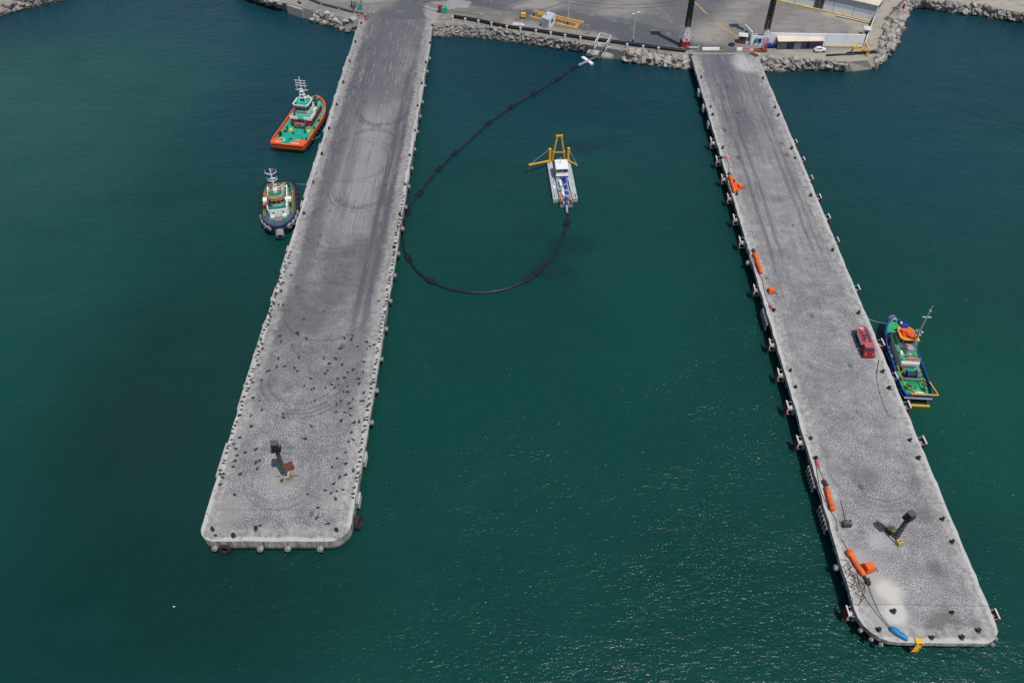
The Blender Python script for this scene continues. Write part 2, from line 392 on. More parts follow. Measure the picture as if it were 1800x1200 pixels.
rocks.sort(key=lambda q: -q[0]/(q[1].length))
mbs = MB()
for k, (r, p, g) in enumerate(rocks):
    if k < 285:
        o = bpy.data.objects.new("boulder", bmeshes[rnd.randrange(14)]); COL.objects.link(o); o.location = p
        o.scale = (r, r, r*rnd.uniform(.85, 1.1)); o.rotation_euler = (rnd.uniform(-.3,.3), rnd.uniform(-.3,.3), rnd.uniform(0, 6.28))
        tag(o, LAB[g], "boulder", g)
    else:
        mbs.hull(boulder_pts(r, p))
tag(mbs.build("rubble", RM), "smaller broken rocks filling the banks", "rubble", kind='stuff')

# ================================================================== PIERS
def pier_mat(name, W, L, which):
    m = Mat(name, .9, 0, .25); x, y = m.x, m.y
    e = (x.abs()*-1 + W/2); edge = e.min(y)                      # metres from the nearest side or the tip
    n1, n2, n3 = m.noise(.10, 5, .62), m.noise(.55, 5, .68), m.noise(3.2, 3, .75)
    if which == 1: base, dk, lt = (.18,.179,.182), (.108,.11,.119), (.27,.265,.258)
    else: base, dk, lt = (.215,.212,.212), (.145,.143,.147), (.315,.31,.297)
    k = m.mix(n1.step(.35, .68), dk, base)
    k = m.mix(n2.step(.45, .75)*.5, k, lt)
    # pale crust of droppings: fine flecks, densest on the outer half, and an uneven band along the edges
    dens = y.step(120, 62) if which == 1 else y.step(190, 70)
    fade = dens*.72 + .28
    nf = m.noise(5.5, 2, .7, off=4.)
    clump = m.noise(.35, 5, .7, off=3.)
    k = m.mix((nf + (clump - .5)*.28 + dens*.075 - .015).step(.58, .66)*fade*.75, k, (.60,.60,.61))
    k = m.mix((m.noise(6.5, 2, .7, off=14.) + (n2 - .5)*.3).step(.56, .64)*fade*.6, k, (.045,.046,.054))
    k = m.mix((m.noise(2.2, 4, .75, off=6.) + dens*.03).step(.64, .70)*.5, k, (.50,.50,.50))
    k = m.mix((m.noise(.09, 5, .65, off=31.)*.75 + n2*.25).step(.46, .66)*(.5 if which == 1 else .42), k, (.092,.092,.097)); k = m.mix(m.noise(.3, 5, .75, off=33.).step(.60, .70)*.45, k, (.36,.355,.345))
    def lane(xc, slope, y0, wd, ya, yb, amt, col=(.085,.088,.10)):
        nonlocal k
        d = (x - xc - (y - y0)*slope + m.noise(.05, 2, off=xc)*1.6 - .8).abs()
        k = m.mix(d.step(wd, wd*.2)*y.step(ya-22, ya)*y.step(yb+22, yb)*amt, k, col)
    def ring(cx, cy, r, wd, amt, ylim=None, col=(.062,.064,.074)):
        nonlocal k
        d = (((x-cx)*(x-cx) + (y-cy)*(y-cy)).sqrt() - r + n2*.5 - .25).abs().step(wd*1.35, wd*.4)*min(1., amt*1.05)*m.noise(.22, 4, .7, off=r+cx).step(.34, .56)
        if ylim: d = d*(y - cy).step(*ylim)
        k = m.mix(d, k, col)
    def blob(cx, cy, r, amt, col, asp=1.0):
        nonlocal k
        d = ((x-cx)*(x-cx) + (y-cy)*(y-cy)*asp).sqrt() + n1*r*1.2 - r*.6 + n2*2 - 1
        k = m.mix(d.step(r, r*.3)*amt, k, col)
    if which == 1:
        k = m.mix((x+1 + n2*3 - 1.5).abs().step(8.5, 3)*y.step(72, 92)*y.step(165, 130)*.65, k, (.275,.27,.268))
        k = m.mix((y - 64 + n1*40 - 20 - x*1.2).abs().step(16, 4)*.6, k, (.085,.083,.085)); k = m.mix((y - 40 + n1*30 - 15).abs().step(14, 4)*.25, k, (.085,.09,.105))
        lane(7.0, .017, 110, 1.1, 62, 150, .9); lane(9.2, .017, 110, 1.0, 62, 165, .9); lane(8, .01, 110, 3.4, 45, 200, .3)
        lane(-8.2, -.004, 110, 3.6, 70, 170, .6); lane(-1, 0, 180, 9.5, 150, 215, .8, (.105,.110,.122)); lane(-4.5, -.03, 150, 2.2, 95, 160, .5); lane(-5, .03, 160, 2, 110, 215, .4)
        for r, w_ in ((6.3, .35), (7.1, .3), (7.6, .2)): ring(2.3, 136, r, w_, .75, (2, -2))
        for r, w_ in ((6.1, .3), (6.9, .3), (7.5, .2), (8.6, .2)): ring(1.8, 98, r, w_, .7, (2, -3))
        for r, w_ in ((7.2, .3), (8.0, .25), (8.7, .2)): ring(1.2, 119, r, w_, .6, (0, 3))
        for cx, cy, r in ((-2, 84, 8.5), (3, 70, 7), (0, 150, 9), (-3, 112, 9.5), (0, 55, 9)): ring(cx, cy, r, .18, .4); ring(cx+.4, cy+.6, r+.8, .15, .35)
        for r, w_ in ((8.3, .35), (9.3, .25), (6.8, .25), (10.2, .2)): ring(-1.5, 36, r, w_, .42, (3, -3))
        for r, w_ in ((5.2, .2), (6.5, .25)): ring(-1, 12.5, r, w_, .22)
        blob(-1, 12, 5, .6, (.31,.30,.28)); blob(-.2, 12.6, 2.2, .7, (.20,.165,.12)); blob(-8.5, 6, 4.5, .6, (.30,.285,.26)); blob(9, 8, 4, .45, (.33,.32,.30)); blob(6, 75, 7, .4, (.11,.105,.10))
        for xc in (-1.5, 1.4): k = m.mix((x-xc).abs().step(.10, .02)*y.step(78, 84)*y.step(128, 120)*.6, k, (.07,.07,.075))
    else:
        lane(-5.5, .004, 90, .8, 95, 170, .6); lane(-3.2, .004, 90, .7, 95, 170, .55); lane(4.5, -.004, 90, .7, 100, 165, .5); lane(6.2, -.004, 90, .6, 100, 165, .5)
        k = m.mix(y.step(140, 180)*.6, k, (.135,.135,.155)); lane(-1.5, 0, 190, 4.5, 150, 215, .6, (.085,.09,.108))
        for r, w_ in ((7.2, .5), (8.3, .4), (6.2, .3)): ring(.5, 31, r, w_, .55, (3, -3), (.12,.12,.13))
        for r, w_ in ((5.2, .2), (6.1, .2)): ring(1, 72, r, w_, .22)
        for r, w_ in ((7.5, .2), (6.6, .2)): ring(-1, 118, r, w_, .25, (2, -2))
        blob(-7, 7, 7.5, .85, (.34,.335,.31), .6); blob(-4.2, 8.2, 3.2, .9, (.52,.50,.44)); blob(-4.5, 4.6, 2.6, .9, (.50,.495,.47)); blob(-8.3, 7.5, 2.6, .6, (.19,.18,.155), .5); blob(-7.6, 13, 4, .6, (.36,.35,.33)); blob(-2.6, 17, 3, .5, (.40,.40,.41))
        blob(4.5, 12, 3, .6, (.09,.09,.10)); blob(-2, 30, 4, .5, (.09,.09,.10)); blob(6, 22, 2.2, .6, (.11,.105,.095)); blob(2.5, 3.2, 3.4, .75, (.12,.115,.105)); blob(-.7, 19.0, 1.5, .9, (.06,.052,.034)); blob(.1, 16.8, 1.2, .5, (.2,.16,.07)); blob(3.5, 1.8, 1.3, .7, (.09,.085,.075)); blob(0, 2.2, 1.1, .6, (.10,.095,.085)); blob(7.2, 3, 1.5, .5, (.13,.125,.115)); blob(5.5, 182, 5, .85, (.42,.42,.43), .35); blob(-8, 100, 2.6, .4, (.36,.36,.34)); blob(-8.2, 10, 2.2, .6, (.22,.215,.19))
        blob(9, 150, 2.0, .6, (.38,.38,.38)); blob(-9, 152, 1.8, .6, (.38,.38,.38), .2)
    rag = (n2*1.6 - .8) + (m.noise(.25, 4, .7, off=2.)*3.0 - 1.5) + (m.noise(1.6, 4, .75, off=9.)*1.6 - .8)
    band = (edge + rag).step(3.4 if which == 1 else 2.9, 1.8)
    k = m.mix(band*(.6 if which == 1 else .72), k, m.mix(m.noise(.9, 5, .7, off=21.).step(.35, .65), (.225,.212,.20), (.43,.42,.40)))
    k = m.mix((edge + rag*.55).step(.9, .45)*(y.step(185, 120)*.5 + .2), k, (.50,.495,.475))
    k = m.mix(m.noise(.8, 5, .75, off=11.).step(.56, .68)*band*.6, k, (.15,.137,.12))
    k = m.mix(m.noise(3.0, 4, .75, off=12.).step(.60, .68)*band*.5, k, (.10,.095,.088))
    rg = random.Random(which)
    k = m.mix(m.noise(1.6, 4, .7, sy=.05, off=41.).step(.52, .66)*y.step(45, 95)*.45, k, (.085,.085,.09))
    k = m.mix(m.noise(1.9, 4, .7, sy=.07, off=47.).step(.54, .68)*y.step(45, 95)*.4, k, (.36,.355,.345))
    for _ in range(16):
        cx, cy, r = rg.uniform(-W*.42, W*.42), rg.uniform(5, L*.9), rg.uniform(.35, 1.0)
        d = ((x-cx)*(x-cx) + (y-cy)*(y-cy)*.5).sqrt() + n2*1.2 - .6
        k = m.mix(d.step(r, r*.3)*.65, k, (.06,.057,.055))
    # slab joints
    jn = (y + 3).mod(24.0 if which == 1 else 18.5)
    k = m.mix((jn - 9).abs().step(.11, .02)*n1.step(.38, .55)*.5, k, (.09,.09,.095))
    # the side faces: grime and rust runs below the rim
    g = m.t.nodes.new("ShaderNodeNewGeometry"); sp = m.t.nodes.new("ShaderNodeSeparateXYZ"); m.t.links.new(g.outputs["Normal"], sp.inputs[0])
    face = S(m.t, sp.outputs[2]).abs().step(.6, .3); run = m.noise(1.5, 4, .7, sz=.12, off=5.)
    k = m.mix(face*run.step(.35, .62)*.85, k, (.17,.155,.135)); k = m.mix(face*run.step(.58, .66)*.6, k, (.10,.06,.04)); k = m.mix(face*m.z.step(1.7, 1.1)*.8, k, (.05,.05,.035))
    m.color(k); m.bump(n3*.6 + n2*.6, .04, .6)
    return m.m
def rounded(W, L, rl, rr, jit, seed):
    rg = random.Random(seed); pts = []
    N = int(L/1.6)
    for i in range(N): pts.append((W/2 + rg.uniform(-jit, jit), L - (L-rr)*i/N))
    for i in range(7):
        a = math.pi/2*i/6; pts.append((W/2 - rr + rr*math.cos(a), rr - rr*math.sin(a)))
    M_ = int((W-rl-rr)/1.6)
    for i in range(1, M_): pts.append((W/2-rr-(W-rl-rr)*i/M_, rg.uniform(-jit, jit)*.6))
    for i in range(7):
        a = math.pi/2*i/6; pts.append((-W/2 + rl - rl*math.sin(a), rl - rl*math.cos(a)))
    for i in range(1, N+1): pts.append((-W/2 + rg.uniform(-jit, jit), rl + (L-rl)*i/N))
    return list(reversed(pts))
def pier(label, W, L, loc, yaw, rl, rr, fas, which, seed):
    t = thing("concrete_pier", label, "pier", loc, -yaw)
    tag(MB().prism(rounded(W, L, rl, rr, .10, seed), ZD-fas, ZD).build("deck", pier_mat("pier_deck_concrete", W, L, which), t))
    # a low worn coping along the sides
    cop = paint("worn_coping", (.40,.39,.37), .9, .5, (.15,.13,.11), 1.0)
    if which == 1:
        for sx in (-1, 1):
            y = 6.0
            while y < L-16:
                d = rnd.uniform(3.5, 8.0)
                if rnd.random() < .7: MB().box((sx*(W/2+.05), y+d/2, ZD-.14), (.34+rnd.uniform(0,.16), d-.3, .42), 0).build("coping_block", cop, t)
                y += d
    pm = MB().cyl((0,0,-3), (0,0,ZD-fas+.05), .40, n=10).mesh("pile", M['dgrey'])
    cm = MB().box((0,0,ZD-fas-.35), (W-1.2, 1.0, .75)).mesh("cap_beam", M['dgrey'])
    yy = 5.0
    while yy < L-12:
        for sx in (-1, 1):
            o = bpy.data.objects.new("pile", pm); COL.objects.link(o); o.parent = t; o.location = (sx*(W/2-.9), yy, 0)
        o = bpy.data.objects.new("cap_beam", cm); COL.objects.link(o); o.parent = t; o.location = (0, yy, 0); yy += 6.0
    for i in range(4):
        o = bpy.data.objects.new("pile", pm); COL.objects.link(o); o.parent = t; o.location = (-W/2+4.5+i*(W-9)/3, 1.4, 0)
    return t
Y1, Y2 = R(.18), R(1.03)
O1, O2 = Vector((-39.3, 67.5, 0)), Vector((63.1, 50.5, 0)); W1, W2 = 24.9, 20.85
pier("long grey concrete pier on the left, speckled white and dotted with dark birds", W1, 196, O1, Y1, 2.6, 3.4, 2.3, 1, 3)
pier("long grey concrete pier on the right, lined with red and white fenders", W2, 189.5, O2, Y2, 5.0, 3.2, .95, 2, 4)
def pl(o, yaw, p):     # world point to a pier's own x, y
    d = Vector((p.x-o.x, p.y-o.y)); c, s = math.cos(yaw), math.sin(yaw); return (d.x*c - d.y*s, d.x*s + d.y*c)
def pw(o, yaw, x, y, z=ZD):
    c, s = math.cos(yaw), math.sin(yaw); return Vector((o.x + x*c + y*s, o.y - x*s + y*c, z))
#DETAILS

# ================================================================== BOATS
class Hull:
    """plan outline of a boat, bow at +x: half beam by station"""
    def __init__(s, L, B, x0, stern=.12, ts=.12, tb=.55, pb=2.0, qb=.75, sheer=1.0, n=26):
        s.st = []
        for i in range(n+1):
            t = i/n; t = 1-(1-t)**1.6 if i > 0 else 0
            h = B/2
            if t > tb: h *= max(0.02, 1-((t-tb)/(1-tb))**pb)**qb
            if t < ts: h *= 1 - stern*((ts-t)/ts)**2
            s.st.append((x0 + t*L, h, sheer*max(0, (t-.45)/.55)**2))
    def ring(s, z, k=1.0, off=0.0, sh=1.0):
        a, b = s.st[0][0], s.st[-1][0]; c = (a+b)/2; hl = (b-a)/2
        def q(x, h): return (c + (x-c)*k*(hl-off)/hl, max(.02, h*k - off))
        st = [(*q(x, h), z + d*sh) for x, h, d in s.st]
        return [(x, -h, zz) for x, h, zz in st] + [(x, h, zz) for x, h, zz in reversed(st)]
    def deck(s, z, off, sh=1.0):
        r = s.ring(z, 1.0, off, sh); n = len(s.st)
        m = MB(); m.add(r, [(i, i+1, 2*n-2-i, 2*n-1-i) for i in range(n-1)]); return m
    def at(s, t, side, z, off=0.0):
        """point and outward direction on the outline, t from stern (0) to bow (1)"""
        n = len(s.st)-1; x = s.st[0][0] + t*(s.st[-1][0]-s.st[0][0])
        for i in range(n):
            if s.st[i+1][0] >= x: break
        (xa, ha, da), (xb, hb, db) = s.st[i], s.st[i+1]; f = (x-xa)/(xb-xa)
        tx, ty = xb-xa, hb-ha; l = math.hypot(tx, ty); nx, ny = -ty/l, tx/l
        h = ha+(hb-ha)*f
        return Vector((x+nx*off, side*(h+ny*off), z+da+(db-da)*f)), Vector((nx, side*ny, 0))
def shell(t, H, zd, zb, mat_low, mat_up, mat_in, mat_deck, mat_cap, zl=0.45, names=("hull","bulwark","deck","gunwale")):
    MB().rings([H.ring(-1, .86, 0, .2), H.ring(0, .94, 0, .4), H.ring(zl, .965, 0, .7), H.ring(zl+.02, .97, 0, .7), H.ring(zd, 1.0)], True, False).build(names[0], mat_low, t, True)
    MB().rings([H.ring(zd-.02, 1.004), H.ring(zb, 1.012), H.ring(zb, 1.012, .22), H.ring(zd-.02, 1.0, .24)], False, False).build(names[1], mat_up, t)
    H.deck(zd, .23).build(names[2], mat_deck, t)
    MB().rings([H.ring(zb-.05, 1.02), H.ring(zb+.1, 1.02), H.ring(zb+.1, 1.012, .26), H.ring(zb-.05, 1.012, .26)], False, False).build(names[3], mat_cap, t)
_ty = {}
def tyres(t, H, spots, z, R_=.5, r=.2, mat='rubber', name="tyre_fender"):
    key = (R_, r, mat)
    if key not in _ty: _ty[key] = MB().torus((0,0,0), (1,0,0), R_, r, 14, 7).mesh(name, M[mat], True)
    for (u, sd) in spots:
        p, d = H.at(u, sd, z, .16)
        o = bpy.data.objects.new(name, _ty[key]); COL.objects.link(o); o.parent = t; o.location = p
        o.rotation_euler = (0, R(rnd.uniform(-6, 10)), math.atan2(d.y, d.x))
def windows(poly, z0, z1, parent, mat='glass', wmax=1.0, gap=.16, lean=0.0, skip=(), name="window"):
    n = len(poly)
    for i in range(n):
        if i in skip: continue
        a, b = Vector(poly[i]), Vector(poly[(i+1) % n]); d = b-a; L = d.length
        if L < .6: continue
        k = max(1, round(L/wmax)); d.normalize(); nrm = Vector((d.y, -d.x))
        for j in range(k):
            s0, s1 = L*j/k + gap/2, L*(j+1)/k - gap/2
            c = a + d*(s0+s1)/2 + nrm*.01
            MB().box((c.x, c.y, (z0+z1)/2), (s1-s0, .07, z1-z0), math.atan2(d.y, d.x)).build(name, M[mat], parent)
def octo(x0, x1, h, c=.6, back=0.0):
    return [(x0+back, -h), (x1-c, -h), (x1, -h+c), (x1, h-c), (x1-c, h), (x0+back, h), (x0, h-back), (x0, -h+back)] if back else [(x0, -h), (x1-c, -h), (x1, -h+c), (x1, h-c), (x1-c, h), (x0, h)]
def inset(poly, k, cx=None):
    cx = sum(p[0] for p in poly)/len(poly) if cx is None else cx
    return [(cx+(x-cx)*k, y*k) for x, y in poly]
def rail(pts, z, h, mat, parent, name="railing", close=False, r=.05, step=1.3):
    m = MB(); P_ = [Vector((*p, z)) if len(p) == 2 else Vector(p) for p in pts]
    if close: P_.append(P_[0])
    for a, b in zip(P_, P_[1:]):
        for k in (.5, 1.0): m.bar(a+Vector((0,0,h*k)), b+Vector((0,0,h*k)), r*2)
        n = max(1, int((b-a).length/step))
        for i in range(n+1):
            q = a.lerp(b, i/n); m.bar(q, q+Vector((0,0,h)), r*2)
    return m.build(name, M[mat], parent)
def bitts(p, mat, parent, s=1.0, name="bitts"):
    x, y, z = p; m = MB()
    for d in (-.3, .3): m.cyl((x+d*s, y, z), (x+d*s, y, z+.6*s), .14*s, n=8); m.cyl((x+d*s, y, z+.6*s), (x+d*s, y, z+.68*s), .19*s, n=8)
    m.bar((x-.5*s, y, z+.35*s), (x+.5*s, y, z+.35*s), .12*s); return m.build(name, M[mat], parent)
def ropecoil(p, r, mat, parent, name="rope_coil"):
    m = MB()
    for k in range(3): m.torus((p[0], p[1], p[2]+.05+.07*k), (0,0,1), r-.12*k, .09, 14, 5)
    return m.build(name, M[mat], parent)

# ---- orange tug with a green deck
HD1 = R(80)
c1 = Vector((-58.5, 201.0, 0))
T = thing("tugboat", "orange tug with teal-green deck and tall white ladder mast, moored beside the left pier", "tug", c1, HD1)
H = Hull(24.3, 9.9, -13.4, .10, .10, .60, 2.1, .62, 1.1)
shell(T, H, 1.75, 2.55, M['tan'], M['orange'], M['red'], M['teal'], M['orange'], .7)
MB().rings([H.ring(1.35, 1.0), H.ring(1.35, 1.02), H.ring(1.6, 1.02), H.ring(1.6, 1.0)], False, False).build("rubbing_strake", M['rust'], T)
# stern corners plated over, lettered in white
for s, xs in ((1, ((-13.2,4.5),(-10.9,4.6),(-11.4,2.4),(-13.2,1.6))), (-1, ((-13.2,-4.5),(-10.5,-4.6),(-11.2,-1.6),(-13.2,-.2)))):
    q = MB().prism(xs, 2.5, 2.62).build("stern_plate", M['orange'], T)
    m = MB()
    for k in range(5 if s < 0 else 3):
        yy = xs[3][1]*.5 + s*(.9 + k*.48) + (.0 if s < 0 else .6); m.bb(-12.75, yy-.14, 2.62, -12.2, yy-.06, 2.635); m.bb(-12.75, yy+.08, 2.62, -12.2, yy+.15, 2.635)
        m.bb(-12.75 if k % 2 else -12.3, yy-.06, 2.62, -12.66 if k % 2 else -12.2, yy+.08, 2.635)
    m.build("lettering", M['white'], q)
tyres(T, H, [(.1,-1),(.16,-1),(.22,-1),(.30,-1),(.38,-1),(.46,-1),(.54,-1),(.62,-1),(.70,-1),(.77,-1),(.84,-1),(.90,-1),(.95,-1),(.12,1),(.3,1),(.5,1),(.7,1),(.85,1)], 1.4, .5, .2)
tyres(T, H, [(.975,-1),(.975,1),(.93,1)], 1.9, .55, .26, 'rubber')
MB().torus((10.0, 0, 3.55), (0,0,1), .8, .25, 14, 6).build("bow_roller", M['mix'], T)
hs = MB().bb(-2.2, -3.05, 1.75, 6.4, 3.05, 3.6).build("deckhouse", M['maroon'], T)
MB().bb(-2.0, -2.9, 3.6, 6.3, 2.9, 3.68).build("boat_deck", M['teal'], hs)
for s in (-1, 1):
    m = MB(); m.prism([(-2.3, s*.9), (-2.02, s*.9), (-2.02, s*2.86), (1.6, s*2.86), (1.6, s*3.1), (-2.3, s*3.1)], 3.55, 4.3); m.build("parapet", M['white'], hs)
m = MB()
for s in (-1, 1):
    m.bb(-2.6, s*1.3, 1.75, -2.25, s*2.9, 2.7); m.bb(-2.5, s*.9-.15, 1.75, -2.22, s*.9+.15, 3.2)
m.build("red_lockers", M['red'], hs)
mid = MB().prism(octo(-.6, 4.6, 2.05, .7), 3.68, 5.0).build("midhouse", M['paleg'], T)
wp = octo(-.9, 3.6, 2.05, .9, .55)
wh = MB().prism(inset(wp, .93), 5.0, 6.75, wp).build("wheelhouse", M['paleg'], T)
windows(inset(wp, .985), 5.75, 6.6, wh)
fz = inset(wp, 1.09); m = MB(); m.rings([[(*p, 6.7) for p in fz], [(*p, 7.35) for p in inset(wp, 1.13)], [(*p, 7.35) for p in inset(wp, 1.02)], [(*p, 7.0) for p in inset(wp, 1.0)]], False, False)
m.build("fascia", M['white'], wh); windows(inset(wp, 1.125), 6.88, 7.2, wh, 'maroon', 1.3, .35, name="upper_window")
MB().prism(inset(wp, 1.04), 6.98, 7.1).build("wheelhouse_roof", M['teal'], wh)
mast = MB()
for s in (-1, 1):
    mast.bar((2.6, s*1.0, 7.1), (2.2, s*.42, 10.0), .16); mast.bar((1.0, s*1.0, 7.1), (1.7, s*.42, 10.0), .14)
for zz in (8.0, 9.0, 10.0): mast.bb(1.5, -.8+.12*(zz-8), zz-.06, 2.5, .8-.12*(zz-8), zz+.06)
mast.bar((2.0, 0, 10), (2.0, 0, 14.2), .2)
mo = mast.build("mast", M['white'], T)
for zz, wd in ((10.3, 1.75), (11.6, 1.6), (12.3, 1.35), (13.1, 1.5)):
    m = MB(); m.bar((2.0, -wd, zz), (2.0, wd, zz), .12); m.ball((2.0, -wd, zz+.1), .13, 8, 5); m.build("yard", M['white'], mo)
for s in (-1, 1):
    MB().bar((2.0, s*1.2, 10.3), (2.0, s*1.2, 13.1), .09).build("stay", M['white'], mo)
MB().box((1.9, .2, 10.6), (.2, 1.2, .22), .5).build("radar", M['white'], mo)
MB().ball((2.9, -1.2, 8.0), .32, 10, 6).build("radar_dome", M['white'], wh); MB().cyl((-.3, 1.4, 7.1), (-.3, 1.4, 7.7), .22, n=8).build("searchlight", M['dgrey'], wh); MB().cyl((2.9, .6, 7.1), (2.9, .6, 7.9), .3, n=8).build("horn", M['maroon'], wh)
for s in (-1, 1):
    f = MB().cyl((5.4, s*2.0, 3.68), (5.2, s*2.0, 6.4), .42, .36, 10).build("funnel", M['dgrey'], T)
    MB().cyl((5.2, s*2.0, 6.4), (5.15, s*2.0, 6.9), .22, n=8).build("exhaust", M['black'], f)
MB().cyl((1.6, -2.5, 4.3), (3.4, -2.5, 4.3), .33, n=10).build("life_raft", M['white'], T); MB().cyl((1.6, 2.5, 4.3), (3.4, 2.5, 4.3), .33, n=10).build("life_raft", M['white'], T)
wn = MB(); wn.cyl((-3.3, -1.2, 2.5), (-3.3, 1.2, 2.5), .62, n=12)
wo = wn.build("towing_winch", M['mix'], T)
m = MB()
for s in (-1.35, 1.35): m.cyl((-3.3, s-.08, 2.5), (-3.3, s+.08, 2.5), .85, n=12)
m.bb(-4.0, -1.4, 1.75, -2.6, 1.4, 1.95); m.build("winch_flange", M['dgrey'], wo)
m = MB(); m.bar((-4.5, -.8, 1.75), (-3.9, -.7, 3.1), .14); m.bar((-4.5, .8, 1.75), (-3.9, .7, 3.1), .14); m.bar((-3.9, -.75, 3.1), (-3.9, .75, 3.1), .14); m.build("towing_hook_frame", M['dgrey'], T)
for x, y in ((-5.3, 2.0), (-5.2, -3.2)): MB().box((x, y, 1.95), (1.3, .8, .4), .2).build("hatch", M['yellow'], T)
for x, y in ((-10.4, 2.7), (-10.6, -1.9)):
    c = MB().torus((x, y, 1.9), (0,0,1), .75, .16, 16, 6).build("towing_ring", M['offwhite'], T)
    MB().cyl((x, y, 1.75), (x, y, 2.3), .3, n=10).build("capstan", M['mix'], c)
MB().torus((-6.0, 3.3, 2.1), (.3,.4,1), .45, .2, 12, 6).build("hose_reel", M['maroon'], T)
m = MB(); m.cyl((-5.9, -2.4, 1.75), (-5.9, -2.4, 4.0), .2, n=8); m.bar((-5.9, -2.4, 3.9), (-3.4, -2.1, 4.4), .18); m.build("deck_crane", M['dgrey'], T)
for x, y in ((-8.5, 4.0), (-9.3, -3.9), (-3.5, -4.1)): bitts((x, y, 1.75), 'black', T)
for x, y, mt in ((-11.9, 3.7, 'yellow'), (-11.6, -3.6, 'white'), (-7.5, 4.2, 'rubber'), (-8.0, 3.9, 'rubber'), (6.8, -1.0, 'dgrey'), (7.6, .8, 'mix')): MB().box((x, y, 2.05), (.9, .6, .6), rnd.random()).build("deck_box" , M[mt], T)
m = MB(); m.cyl((7.2, -1.1, 2.9), (7.2, 1.1, 2.9), .5, n=10); m.build("anchor_winch", M['dgrey'], T)
rail([(-1.9, -2.8), (6.2, -2.8), (6.2, 2.8), (-1.9, 2.8)], 3.68, .9, 'offwhite', T, r=.035)
for x, y in ((4.8, -3.9), (3.2, -4.0), (8.2, -2.0), (1.2, -4.0)): m = MB().box((x, y, 2.1), (.5,.5,.7)).build("vent", M['grey'], T)

# ---- blue-grey tug hung with tyres
T = thing("tugboat", "blue-grey tug hung with black tyres and a big tyre roller on its bow, white deckhouse", "tug", Vector((-57.6, 161.3, 0)), R(-78))
H = Hull(20.2, 8.5, -9.6, .18, .22, .58, 2.2, .55, .9)
shell(T, H, 1.7, 2.4, M['bluegrey'], M['bluegrey'], M['bluegrey'], M['dkgreen'], M['navy'], .5)
tyres(T, H, [(u, s) for s in (-1, 1) for u in (.04,.145,.25,.355,.46,.565)], 1.75, .42, .36, 'rubber')
tyres(T, H, [(.66,1),(.66,-1),(.77,-1),(.77,1),(.86,-1),(.86,1),(.93,1),(.93,-1)], 1.5, .55, .26, 'greyrub', "pale_tyre_fender")
bt = MB()
for k in range(4): bt.torus((10.35+.42*k, 0, 1.75-.12*k), (1,0,-.25), .72, .30, 16, 8)
bt.build("bow_fender", M['greyrub'], T, True); MB().cyl((10.0,0,1.8), (12.0,0,1.35), .45, n=12).build("bow_fender_core", M['black'], T)
fd = MB(); pts = [H.at(u, s, 2.32, -.18)[0] for s, us in ((1,(.72,.78,.84,.9,.95,.985)),(-1,(.985,.95,.9,.84,.78,.72))) for u in us]; inn = [H.at(u*.90-.015, s, 2.25, -.9)[0] for s, us in ((1,(.72,.78,.84,.9,.95,.985)),(-1,(.985,.95,.9,.84,.78,.72))) for u in us]
for v in inn: v.y *= .82
fd.add(pts + inn, [(i, i+1, 13+i, 12+i) for i in range(11)]); fd.build("whaleback", M['bluegrey'], T)
hs = MB().prism(octo(-5.2, 4.6, 2.45, .5), 1.7, 3.9).build("deckhouse", M['white'], T)
MB().prism(inset(octo(-5.2, 4.6, 2.45, .5), .93), 3.9, 3.97).build("boat_deck", M['dkgreen'], hs)
for s in (-1, 1): MB().bb(-5.0, s*2.2, 3.9, 4.2, s*2.45, 4.35).build("parapet", M['white'], hs)
for y in (-1.15, 1.15): MB().bb(4.58, y-.2, 2.9, 4.66, y+.2, 3.35).build("window", M['glass'], hs)
for y0 in (-2.0, -.55, .9): MB().bb(4.6, y0, 1.9, 5.6, y0+1.0, 2.5).build("locker", M['offwhite'] if y0 != -.55 else M['grey'], hs)
wp = octo(.4, 3.5, 1.75, .7, .4)
wh = MB().prism(inset(wp, .9), 3.97, 5.95, wp).build("wheelhouse", M['paleg'], T)
windows(inset(wp, .985), 4.95, 5.8, wh)
m = MB(); m.rings([[(*p, 5.9) for p in inset(wp, 1.06)], [(*p, 6.5) for p in inset(wp, 1.18)], [(*p, 6.55) for p in inset(wp, 1.12)], [(*p, 6.2) for p in inset(wp, 1.02)]], False, False)
m.build("visor", M['orange'], wh)
m = MB(); m.rings([[(*p, 5.88) for p in inset(wp, 1.10)], [(*p, 6.02) for p in inset(wp, 1.10)], [(*p, 6.02) for p in inset(wp, 1.02)], [(*p, 5.88) for p in inset(wp, 1.02)]], False, False)
m.build("visor_trim", M['yellow'], wh)
MB().prism(inset(wp, 1.05), 6.1, 6.2).build("wheelhouse_roof", M['dkgreen'], wh)
rail(inset(wp, .98), 6.2, .8, 'offwhite', wh, "roof_railing", True, .04)
mast = MB(); mast.bb(-.3, -.45, 3.97, .8, .45, 7.0); mast.bar((.2, 0, 6.8), (.2, 0, 12.6), .26)
for s in (-1, 1):
    mast.bar((-1.4, s*1.0, 4.0), (.1, s*.1, 8.2), .16)
mo = mast.build("mast", M['white'], T)
for zz, k in ((8.9, 1.15), (10.9, 1.3)):
    m = MB()
    for s in (-1, 1): m.bar((.2, 0, zz), (.2, s*k, zz+.7), .15); m.bar((.2, s*k, zz+.7), (.2, s*k, zz+1.5), .08)
    m.build("yard", M['white'], mo)
fl = MB().torus((.3, .55, 12.3), (1,.0,.3), .26, .12, 12, 6).build("life_ring", M['pink'], mo); MB().box((.2, .1, 9.9), (.25, 1.5, .2)).build("radar", M['white'], mo)
